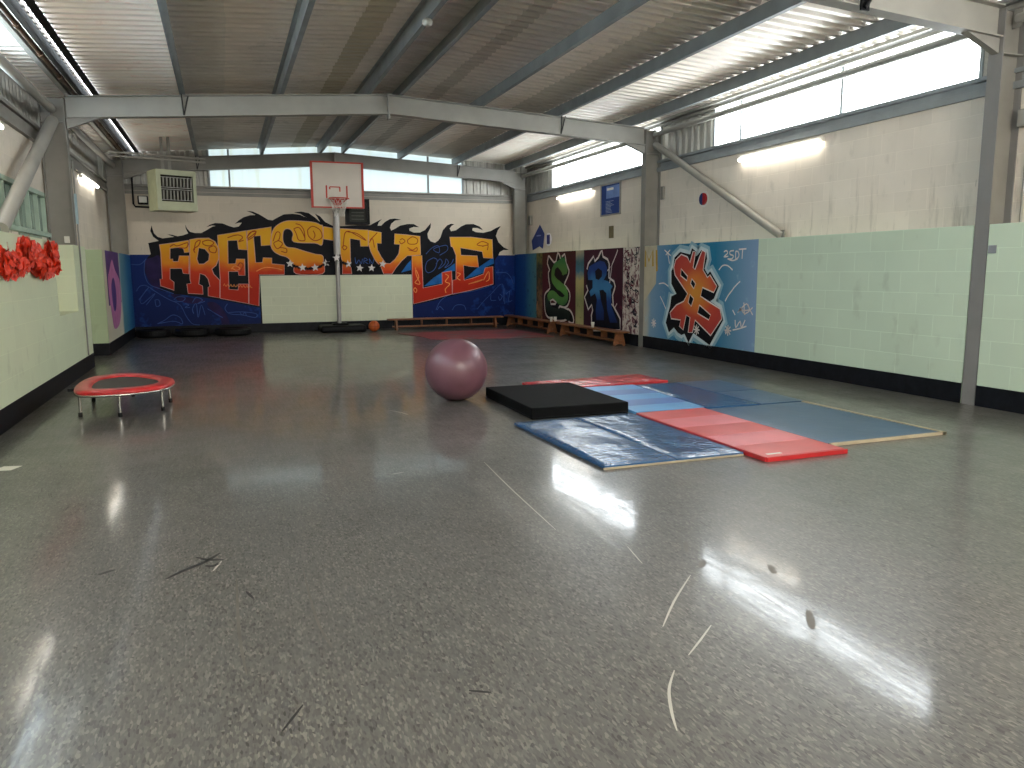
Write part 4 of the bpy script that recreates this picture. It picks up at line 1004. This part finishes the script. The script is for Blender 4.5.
# red tinsel garland on the left wall
RTG = NT('red_tinsel'); RTG.set(RTG.ramp(RTG.noise(24, 3), [(.35, '#b8240a'), (.6, '#d83610'), (.75, '#e84a20')]), .5); RTG = RTG.m
def inside(p, poly):
    c = False; j = len(poly) - 1
    for i in range(len(poly)):
        if (poly[i][1] > p[1]) != (poly[j][1] > p[1]) and p[0] < (poly[j][0] - poly[i][0]) * (p[1] - poly[i][1]) / (poly[j][1] - poly[i][1]) + poly[i][0]: c = not c
        j = i
    return c
gp = [tuple(p) for p in GARL_D]
m = MB()
ys = [p[0] for p in gp]; zs = [p[1] for p in gp]
cnt = 0
random.seed(11)
while cnt < 800:
    a, b = random.uniform(min(ys), max(ys)), random.uniform(min(zs), max(zs))
    if not inside((a, b), gp): continue
    cnt += 1
    cx = LX + random.uniform(.015, .085)
    u = Vector((random.uniform(-.25, .25), random.gauss(0, 1), random.gauss(0, 1))).normalized() * random.uniform(.035, .075)
    w_ = u.cross(Vector((1, random.uniform(-.6, .6), random.uniform(-.6, .6)))).normalized() * random.uniform(.02, .045)
    c = Vector((cx, a, b)); q = Vector((random.uniform(0, .02), 0, 0))
    m.add([c - u - w_, c - w_ * 1.1 + q, c + u, c + w_, c - u + w_ * .6], [(0, 1, 3, 4), (1, 2, 3)])
gr = m.build('garland', RTG)
tag(gr, 'bright red tinsel garland looped along the top of the left green wall', 'garland')
# the part beyond the left edge of frame
MB().prism([(a, b) for a, b in gp], lambda a, b, d: Vector((LX + d, a, b)), .002, .03).build('backing', RTG, gr)

# star garland across the mural
t = thing('star_garland', 'string of white stars with black tinsel across the FREESTYLE mural', 'garland', (2.7, 20.5, 1.6))
SP = [Vector((a, 20.5, b)) for a, b in STARS_D]
SP[4] = Vector((2.69, 19.93, 1.857))
m = MB()
path = []
for i in range(len(SP) - 1):
    for k in range(8):
        p = SP[i].lerp(SP[i + 1], k / 8); p.z -= .03 * math.sin(math.pi * k / 8); path.append(p)
path.append(SP[-1])
for p in path:
    for _ in range(14):
        d = Vector((random.gauss(0, 1), random.gauss(0, .5), random.gauss(0, 1))).normalized() * .055
        e = d.cross(Vector((0, 1, 0))).normalized() * .012
        m.add([p - e, p + d, p + e], [(0, 1, 2)])
m.tube(path, .008, 5)
m.build('black_tinsel', BLACK, t)
for p in SP:
    pts = []
    rr = .10; rot = random.uniform(-.2, .2)
    for k in range(10):
        a = math.pi / 2 + k * math.pi / 5 + rot
        q = rr if k % 2 == 0 else rr * .45
        pts.append((p.x + q * math.cos(a), p.z + q * math.sin(a)))
    y0 = p.y - .03
    mm = MB().prism(pts, lambda a, b, d: Vector((a, y0 + d, b)), 0, .02)
    mm.build('star', plain('star_white', '#cfc9c4', .4, var=.05) if p is SP[0] else bpy.data.materials['star_white'], t)

# ------------------------------------------------------------------ basketball hoop
t = thing('basketball_hoop', 'freestanding basketball hoop with a red-edged white backboard at the far end', 'basketball hoop', (2.74, 20.1, 0))
POLE = plain('hoop_pole_paint', '#9c9893', .4, .2, var=.08)
MB().tube([(2.73, 20.12, .12), (2.745, 20.12, 2.95)], .055, 16).build('pole', POLE, t)
MB().tube([(2.742, 20.12, 1.95), (2.748, 20.12, 3.05)], .085, 16).build('pole_sleeve', plain('sleeve_paint', '#b1aca6', .4, .1, var=.05), t)
m = MB()
m.tube([(2.70, 20.1, 2.95), (2.70, 19.48, 3.35)], .025, 8); m.tube([(2.79, 20.1, 2.95), (2.79, 19.48, 3.35)], .025, 8)
m.tube([(2.70, 20.12, 3.0), (2.70, 19.48, 3.7)], .02, 8); m.tube([(2.79, 20.12, 3.0), (2.79, 19.48, 3.7)], .02, 8)
m.build('support_arm', STEEL_L, t)
bx0, bx1, bz0, bz1, by = 2.09, 3.335, 3.05, 4.12, 19.42
MB().box(bx0, bx1, by, by + .03, bz0, bz1).build('backboard', plain('backboard_white', '#c8beb0', .45, var=.05, scale=2), t)
m = MB()
m.box(bx0 - .01, bx0 + .045, by - .012, by + .04, bz0 - .01, bz1 + .01); m.box(bx1 - .045, bx1 + .01, by - .012, by + .04, bz0 - .01, bz1 + .01)
m.box(bx0 + .045, bx1 - .045, by - .012, by + .04, bz1 - .025, bz1 + .01); m.box(bx0 + .045, bx1 - .045, by - .012, by + .04, bz0 - .01, bz0 + .022)
m.build('red_border', RED, t)
m = MB()
sx0, sx1, sz0, sz1 = 2.43, 2.95, 3.27, 3.57
m.box(sx0, sx0 + .035, by - .006, by - .001, sz0, sz1); m.box(sx1 - .035, sx1, by - .006, by - .001, sz0, sz1)
m.box(sx0 + .1, sx1 - .18, by - .006, by - .001, sz1 - .045, sz1 - .02); m.box(sx1 - .2, sx1 - .17, by - .006, by - .001, sz1 - .14, sz1 - .03); m.box(sx0 + .08, sx0 + .11, by - .006, by - .001, sz1 - .09, sz1 - .03)
m.build('target_square', RED, t)
m = MB(); m.torus((2.69, by - .30, 3.24), .235, .014, 36, 8)
m.build('ring', RED, t)
m = MB(); m.box(2.60, 2.78, by - .085, by - .002, 3.10, 3.26); m.tube([(2.62, by - .06, 3.12), (2.5, by - .2, 3.23)], .01, 6); m.tube([(2.76, by - .06, 3.12), (2.88, by - .2, 3.23)], .01, 6)
m.build('bracket', RED, t)
m = MB(); N = 12
rings = [(.232, 3.23), (.19, 3.12), (.15, 3.0), (.12, 2.9), (.125, 2.82)]
for j in range(len(rings) - 1):
    for k in range(N):
        for s_ in (1, -1):
            a0 = 2 * math.pi * (k + (j % 2) * .5) / N; a1 = a0 + s_ * math.pi / N
            r0, z0 = rings[j]; r1, z1 = rings[j + 1]
            m.tube([(2.69 + r0 * math.cos(a0), by - .30 + r0 * math.sin(a0), z0), (2.69 + r1 * math.cos(a1), by - .30 + r1 * math.sin(a1), z1)], .0045, 4, False)
m.build('net', WHITE, t)
m = MB(); m.rbox(2.22, 3.36, 19.72, 20.5, 0, .17, .07, seg=4); m.rbox(2.55, 2.95, 19.95, 20.3, .165, .22, .03)
m.build('base', BLACK, t)

# basketball
BB = plain('basketball_orange', '#b4541f', .55, var=.1, scale=40)
t = thing('basketball', 'orange basketball on the floor by the end of the bench', 'ball', (3.53, 19.66, 0))
MB().sphere((3.53, 19.66, .143), .14, 32, 20).build('ball_skin', BB, t)
m = MB()
for ax in range(2):
    pts = [(3.53 + .1405 * math.cos(a) * (1 if ax == 0 else 0), 19.66 + .1405 * math.cos(a) * (0 if ax == 0 else 1), .143 + .1405 * math.sin(a)) for a in [2 * math.pi * k / 32 for k in range(33)]]
    m.tube(pts, .003, 5, False)
pts = [(3.53 + .1405 * math.cos(a), 19.66 + .1405 * math.sin(a), .143) for a in [2 * math.pi * k / 32 for k in range(33)]]
m.tube(pts, .003, 5, False)
m.build('seam', BLACK, t)

# black tyres lying by the mural
TY = plain('tyre_rubber', '#09090a', .6, var=.3, scale=20, spec=.25)
def tyre(x, y, r, label):
    t = thing('tyre', label, 'tyre', (x, y, 0), 'black tyres along the far wall')
    prof = [(r * .58, .02), (r * .8, 0), (r * .97, .02), (r, .06), (r, .13), (r * .97, .17), (r * .8, .19), (r * .58, .17), (r * .56, .10), (r * .58, .02)]
    MB().lathe(prof, (x, y, .0), 40).build('carcass', TY, t)
    m = MB()
    for k in range(40):
        a = 2 * math.pi * k / 40
        c, s_ = math.cos(a), math.sin(a)
        M_ = Matrix.Translation((x + c * r, y + s_ * r, 0)) @ Matrix.Rotation(a, 4, 'Z')
        m.box(-.005, .008, -.014, .014, .05, .14, M_)
    m.build('tread', TY, t)
tyre(-1.62, 20.16, .38, 'black tyre lying flat in the far left corner')
tyre(-.76, 20.14, .40, 'black tyre lying flat, middle one of the three')
tyre(.16, 20.05, .42, 'black tyre lying flat nearest the pale wall panel')

# ------------------------------------------------------------------ benches
def bench(x0, y0, x1, y1, label, wid=.26, h=.30):
    L = math.hypot(x1 - x0, y1 - y0); a = math.atan2(y1 - y0, x1 - x0)
    c = ((x0 + x1) / 2, (y0 + y1) / 2, 0)
    t = thing('gym_bench', label, 'bench', c, 'low wooden gym benches')
    M_ = Matrix.Translation(c) @ Matrix.Rotation(a, 4, 'Z')
    MB().rbox(-L / 2, L / 2, -wid / 2, wid / 2, h - .035, h, .008, M_).build('seat', WOOD, t)
    MB().box(-L / 2 + .12, L / 2 - .12, -.02, .02, .075, .115, M_).build('lower_beam', WOOD, t)
    n = 5
    for k in range(n):
        x = -L / 2 + .22 + (L - .44) * k / (n - 1)
        end = k in (0, n - 1)
        if end:
            m = MB().prism([(-wid * .5, 0), (-wid * .5, .05), (-wid * .3, h - .036), (wid * .3, h - .036), (wid * .5, .05), (wid * .5, 0), (wid * .34, 0), (wid * .3, .03), (-wid * .3, .03), (-wid * .34, 0)], lambda p, q, d: M_ @ Vector((x + d, p, q)), -.02, .02)
            m.build('leg', WOOD, t)
        else:
            MB().box(x - .012, x + .012, -.07, .07, .116, h - .036, M_).build('strut', WOOD, t)
    return t
bench(3.93, 19.9, 7.08, 19.9, 'long low wooden bench against the far wall')
bench(7.42, 20.35, 7.42, 17.05, 'low wooden bench in the corner under the blue panel and serpent')
bench(7.42, 16.72, 7.42, 13.62, 'low wooden bench under the blue letter R mural')
def cup(x, y, z, label):
    t = MB().lathe([(0, 0), (.028, 0), (.038, .09), (.040, .11), (.036, .11), (.034, .09), (.025, .01), (0, .01)], (x, y, z), 20)
    tag(t.build('paper_cup', WHITE), label, 'cup', 'small white cups by the benches')
cup(7.40, 15.0, .30, 'small white cup standing on the bench under the letter R')
cup(7.34, 17.12, .30, 'small white cup at the near end of the corner bench, left one of two')
cup(7.46, 17.16, .30, 'small white cup at the near end of the corner bench, right one of two')

# thin red floor mat in the far right corner
RM = NT('worn_red_mat'); RM.set(RM.ramp(RM.noise(1.6, 4), [(.36, '#5c5352'), (.46, '#7a3c3e'), (.58, '#8a3a3e'), (.68, '#6a5654')]), .4, spec=.25); RM = RM.m
m = MB().prism([(3.95, 18.75), (7.0, 18.85), (7.1, 16.4), (6.3, 16.35), (5.2, 16.55), (4.3, 16.75), (4.25, 17.5)], lambda a, b, d: Vector((a, b, d)), .001, .012)
tag(m.build('red_mat', RM), 'worn thin red mat on the floor in front of the far benches', 'mat')

# ------------------------------------------------------------------ mats
def vinyl(name, c, rough=.22, bump=.25, sc=3.2, var=.12):
    t = NT(name)
    c0 = lin(c)[:3]
    t.set(t.ramp(t.noise(2.5, 3), [(.3, tuple(a * (1 - var) for a in c0)), (.7, tuple(min(1, a * (1 + var)) for a in c0))]), rough)
    v = t.geo()
    h = t.math('ADD', t.noise(sc, 4, stretch=(1, .7, 1)), t.math('MULTIPLY', t.noise(14, 3, stretch=(1, 2, 1)), .25))
    t.bump(h, bump, .05)
    return t.m
VBLUE = vinyl('blue_vinyl', '#2f5278', .20, .45)
VBLUE2 = vinyl('slate_blue_vinyl', '#33506c', .35, .15)
VRED = vinyl('red_vinyl', '#b12a30', .2, .5, 5)
RS1 = vinyl('coral_vinyl', '#bd4646', .4, .06); RS2 = vinyl('pink_vinyl', '#cc6a70', .4, .06); RS3 = vinyl('scarlet_edge_vinyl', '#b02326', .4, .06)
LB1 = vinyl('light_blue_vinyl', '#5b96c6', .4, .06); LB2 = vinyl('mid_blue_vinyl', '#4b6fac', .4, .06)
TANE = plain('tan_edge_tape', '#a3977e', .7, var=.15)
def quad_mat(name, corners, z0, z1, mat, parent, r=.012, wr=0., n=14):
    """padded panel: corners a,b,c,d counter-clockwise; soft edges, optional wrinkles"""
    A, B, C, D = [Vector((p[0], p[1], 0)) for p in corners]
    m = MB(); vs = []
    for i in range(n + 1):
        for j in range(n + 1):
            u, v = i / n, j / n
            p = A.lerp(B, u).lerp(D.lerp(C, u), v)
            e = min(u, 1 - u, v, 1 - v)
            z = z1 - (r if e == 0 else (r * .25 if e <= 1 / n else 0))
            if wr and e > 0: z += wr * (noise.noise(Vector((p.x * 3.5, p.y * 2.4, z0 * 50 + 1))) + .5 * noise.noise(Vector((p.x * 9, p.y * 5, 3))))
            vs.append(Vector((p.x, p.y, max(z, z0 + .004))))
    fs = [(i * (n + 1) + j, (i + 1) * (n + 1) + j, (i + 1) * (n + 1) + j + 1, i * (n + 1) + j + 1) for i in range(n) for j in range(n)]
    m.add(vs, fs, True)
    lo = [Vector((p.x, p.y, z0)) for p in (A, B, C, D)]
    # side walls
    k = n + 1
    edges = [[i * k for i in range(k)], [n * k + j for j in range(k)], [(n - i) * k + n for i in range(k)], [n - j for j in range(k)]]
    for ed in edges:
        q = [vs[i] for i in ed]; b = [Vector((p.x, p.y, z0)) for p in q]
        nn = len(q)
        m.add(b + q, [(i, i + 1, nn + i + 1, nn + i) for i in range(nn - 1)])
    m.add(lo, [(3, 2, 1, 0)])
    return m.build(name, mat, parent)
def lerp2(a, b, t_): return (a[0] + (b[0] - a[0]) * t_, a[1] + (b[1] - a[1]) * t_)
# near blue folding mat
t = thing('folding_mat', 'shiny dark blue two-panel folding mat nearest the camera on the left', 'mat', (3.27, 6.0, 0), 'gym mats laid edge to edge')
a, b, c, d = (2.64, 5.13), (3.90, 5.12), (3.915, 7.02), (2.60, 6.98)
quad_mat('panel', [a, lerp2(a, b, .5), lerp2(d, c, .5), d], .006, .042, VBLUE, t, .012, .009, 26)
quad_mat('panel', [lerp2(a, b, .507), b, c, lerp2(d, c, .507)], .006, .042, VBLUE, t, .012, .009, 26)
m = MB().box(2.63, 3.90, 5.118, 5.13, .002, .016); m.build('canvas_edge', TANE, t)
# red striped mat
t = thing('striped_mat', 'red and pink striped gym mat reaching nearest the camera', 'mat', (4.3, 5.9, 0), 'gym mats laid edge to edge')
a, b, c, d = (3.94, 4.88), (4.73, 4.90), (4.76, 6.97), (3.95, 6.97)
for k, mt in enumerate((RS3, RS2, RS1, RS2, RS1)):
    u0, u1 = k / 5 + .001, (k + 1) / 5 - .001
    quad_mat('stripe', [lerp2(a, d, u0), lerp2(b, c, u0), lerp2(b, c, u1), lerp2(a, d, u1)], .002, .042, mt if k else RS1, t, .004, 0, 6)
MB().box(3.935, 4.735, 4.865, 4.882, .002, .038).build('front_edge', RS3, t)
MB().box(3.925, 3.937, 4.88, 6.9, .002, .038).build('side_edge', RS3, t)
MB().box(3.99, 4.13, 4.93, 4.96, .0425, .0445).build('tag_label', WHITE, t)
# wide slate mat at right
t = thing('exercise_mat', 'wide slate blue mat with a tan taped edge, rightmost of the mats', 'mat', (5.4, 6.0, 0), 'gym mats laid edge to edge')
quad_mat('pad', [(4.78, 5.14), (6.06, 5.14), (6.03, 6.93), (4.80, 6.93)], .004, .034, VBLUE2, t, .008, .003, 20)
m = MB(); m.box(4.79, 6.11, 5.108, 5.135, .003, .03); m.box(6.065, 6.10, 5.108, 6.96, .003, .031)
m.build('tape_edge', TANE, t)
# light blue striped mat
t = thing('striped_mat', 'light and mid blue striped gym mat in the middle of the mats', 'mat', (4.4, 7.9, 0), 'gym mats laid edge to edge')
a, b, c, d = (3.985, 7.03), (4.82, 7.03), (4.93, 8.80), (4.02, 8.84)
for k in range(5):
    u0, u1 = k / 5 + .001, (k + 1) / 5 - .001
    quad_mat('stripe', [lerp2(a, d, u0), lerp2(b, c, u0), lerp2(b, c, u1), lerp2(a, d, u1)], .002, .036, LB1 if k % 2 == 0 else LB2, t, .004, 0, 6)
# two dark blue mats behind the slate one
t = thing('folding_mat', 'dark blue wrinkled mat between the light blue striped mat and the slate mats', 'mat', (5.2, 7.8, 0), 'gym mats laid edge to edge')
quad_mat('pad', [(4.86, 7.04), (5.52, 7.00), (5.56, 8.78), (4.97, 8.80)], .004, .036, VBLUE, t, .01, .007, 18)
t = thing('exercise_mat', 'slate blue mat at the far right corner of the mats', 'mat', (5.9, 7.8, 0), 'gym mats laid edge to edge')
quad_mat('panel', [(5.55, 7.00), (6.13, 7.00), (6.18, 7.88), (5.57, 7.88)], .004, .032, VBLUE2, t, .008, .003, 14)
quad_mat('panel', [(5.57, 7.90), (6.18, 7.90), (6.24, 8.80), (5.59, 8.80)], .004, .032, VBLUE2, t, .008, .003, 14)
# red crumpled mat at the back
t = thing('folding_mat', 'shiny red crumpled mat at the back of the mats', 'mat', (4.6, 9.2, 0), 'gym mats laid edge to edge')
quad_mat('pad', [(3.62, 8.88), (5.55, 8.95), (5.50, 9.62), (3.66, 9.52)], .004, .045, VRED, t, .012, .014, 30)
# black foam block
t = thing('foam_block', 'thick black foam landing block on the left side of the mats', 'mat', (3.41, 7.93, 0))
FOAM = plain('black_foam_cover', '#08090a', .8, var=.25, scale=8, bump=.2, spec=.12)
M_ = Matrix.Translation((3.43, 7.96, 0)) @ Matrix.Rotation(-.02, 4, 'Z')
MB().rbox(-.55, .55, -.79, .79, .003, .122, .012, M_, 3).build('block', FOAM, t)
m = MB(); m.tube([M_ @ Vector((-.54, -.79, .02)), M_ @ Vector((.54, -.79, .02))], .005, 6); m.tube([M_ @ Vector((-.55, -.78, .02)), M_ @ Vector((-.55, .78, .02))], .005, 6)
m.build('piping', BLACK, t)

# ------------------------------------------------------------------ exercise ball
t = thing('exercise_ball', 'large matt pink exercise ball on the grey floor', 'ball', (2.51, 8.68, 0))
PK = NT('pink_rubber')
zz = PK.sep(PK.obj())[2]
PK.set(PK.ramp(PK.noise(3, 4), [(.3, '#5e3d45'), (.7, '#74505a')]), .36)
PK.bump(PK.math('SINE', PK.math('MULTIPLY', zz, 180)), .05, .002)
MB().sphere((2.51, 8.68, .362), .365, 64, 40).build('ball_skin', PK.m, t)
MB().lathe([(0, .0), (.03, .0), (.03, .003), (0, .003)], (2.51, 8.68, .0), 16).build('contact_pad', PK.m, t)

# ------------------------------------------------------------------ trampoline
t = thing('mini_trampoline', 'small red-rimmed black trampoline on steel legs by the left wall', 'trampoline', (-1.1, 9.82, 0))
TZ = .272
feet = [(-1.50, 9.16), (-1.10, 8.99), (-.70, 9.22), (-.66, 9.80), (-1.12, 10.46), (-1.52, 10.20)]
TX, TY_ = sum(p[0] for p in feet) / 6, sum(p[1] for p in feet) / 6
def hexo(s_, z, k=12, sq=.5):
    o_ = [(TX + (x - TX) * 1.06 * s_, TY_ + (y - TY_) * 1.06 * s_) for x, y in feet]
    return [Vector((p[0], p[1], z)) for p in smooth(o_, k, True)]
PADR = NT('red_pad_vinyl'); PADR.set(PADR.ramp(PADR.noise(9, 4), [(.35, '#a81c20'), (.6, '#c22c2e'), (.78, '#d86a66')]), .28); PADR = PADR.m
PADR.node_tree.nodes['Principled BSDF']
def loft(rings, closed_caps=False):
    n = len(rings[0]); vs = [v for g in rings for v in g]
    return vs, [(i * n + j, i * n + (j + 1) % n, (i + 1) * n + (j + 1) % n, (i + 1) * n + j) for i in range(len(rings) - 1) for j in range(n)]
m = MB(); vs, fs = loft([hexo(.995, TZ - .035), hexo(1.015, TZ - .01), hexo(1.0, TZ + .012), hexo(.93, TZ + .022), hexo(.76, TZ + .022), hexo(.69, TZ + .012), hexo(.675, TZ)])
m.add(vs, fs, True); m.build('padded_rim', PADR, t)
m = MB(); g = hexo(.69, TZ + .001); m.add(g, [tuple(range(len(g)))]); g = hexo(.69, TZ - .006); m.add(g, [tuple(range(len(g) - 1, -1, -1))])
m.build('jumping_mat', plain('black_mesh_mat', '#26241f', .5, var=.15, scale=40), t)
m = MB(); g = hexo(.985, TZ - .035, sq=.4); m.tube(g + [g[0]], .016, 8, False); m.build('frame_ring', SILVER, t)
for fx, fy in feet:
    tp = Vector((TX + (fx - TX) * .985, TY_ + (fy - TY_) * .985, TZ - .045))
    lg = MB().tube([tp, (fx, fy, .035)], .014, 10).build('leg', SILVER, t)
    MB().tube([(fx, fy, 0), (fx, fy, .045)], .021, 10).build('rubber_foot', BLACK, lg)
MB().tube([(-1.66, 9.50, TZ - .03), (-1.585, 9.52, TZ - .03)], .016, 8).build('side_peg', BLACK, t)
m = MB()
for k in range(36):
    a = 2 * math.pi * k / 36
    p = hexo(.69, TZ - .003)[k * 2]; q = hexo(.965, TZ - .03)[k * 2]
    m.tube([p, q], .005, 4, False)
m.build('spring', SILVER, t)

# ------------------------------------------------------------------ floor marks and litter
DK = plain('black_scuff', '#1c1b1a', .5, var=.2)
LT = plain('pale_scratch', '#a8a498', .5, var=.1)
MDK = plain('brown_scuff', '#5a554e', .5, var=.2)
onf = lambda a, b, d: Vector((a, b, d))
for pts, w_, mt in (
    ([(-.348, 4.02), (-.27, 4.11), (-.17, 4.20), (-.098, 4.31)], .016, DK), ([(-.22, 4.29), (-.15, 4.22), (-.08, 4.20)], .014, DK),
    ([(-.17, 4.14), (-.13, 4.12), (-.10, 4.16)], .014, DK), ([(-.38, 4.33), (-.3, 4.30), (-.16, 4.24)], .007, MDK),
    ([(-.67, 4.20), (-.635, 4.23), (-.60, 4.25)], .016, DK), ([(-.09, 4.18), (-.13, 4.05)], .01, LT),
    ([(.02, 3.72), (.05, 3.62)], .008, DK), ([(1.865, 5.70), (1.80, 4.9), (1.745, 4.0)], .008, LT),
    ([(2.096, 3.13), (1.86, 2.9), (1.671, 2.69)], .009, LT), ([(1.872, 2.63), (1.75, 2.53), (1.635, 2.44)], .008, LT),
    ([(1.521, 2.36), (1.43, 2.25), (1.36, 2.12), (1.318, 2.02)], .010, LT), ([(2.34, 3.55), (2.26, 3.42)], .022, MDK),
    ([(1.62, 8.3), (1.72, 8.1), (1.76, 7.95)], .02, LT), ([(2.55, 3.1), (2.5, 3.0)], .03, MDK), ([(2.28, 3.28), (2.2, 3.2)], .03, MDK),
    ([(2.36, 2.6), (2.25, 2.45)], .03, MDK), ([(1.1, 5.6), (1.2, 5.62)], .01, LT), ([(1.95, 3.35), (2.0, 3.6)], .006, LT),
    ([(.18, 2.62), (.1, 2.48)], .006, DK), ([(-.02, 3.9), (-.02, 3.3), (0, 2.9)], .012, MDK), ([(.3, 3.9), (.3, 3.3), (.33, 3.0)], .010, MDK),
    ([(.75, 2.5), (.82, 2.46)], .008, DK)):
    MB().stroke(smooth(pts, 4), w_ * (1.8 if mt is DK else 1.2), onf, .0012, taper=True).build('scuff_mark', mt, fl)
m = MB().prism([(-1.76, 6.82), (-1.62, 6.80), (-1.57, 6.92), (-1.70, 6.95)], onf, .001, .004)
tag(m.build('paper_scrap', WHITE), 'scrap of white paper on the floor at the left edge', 'paper')
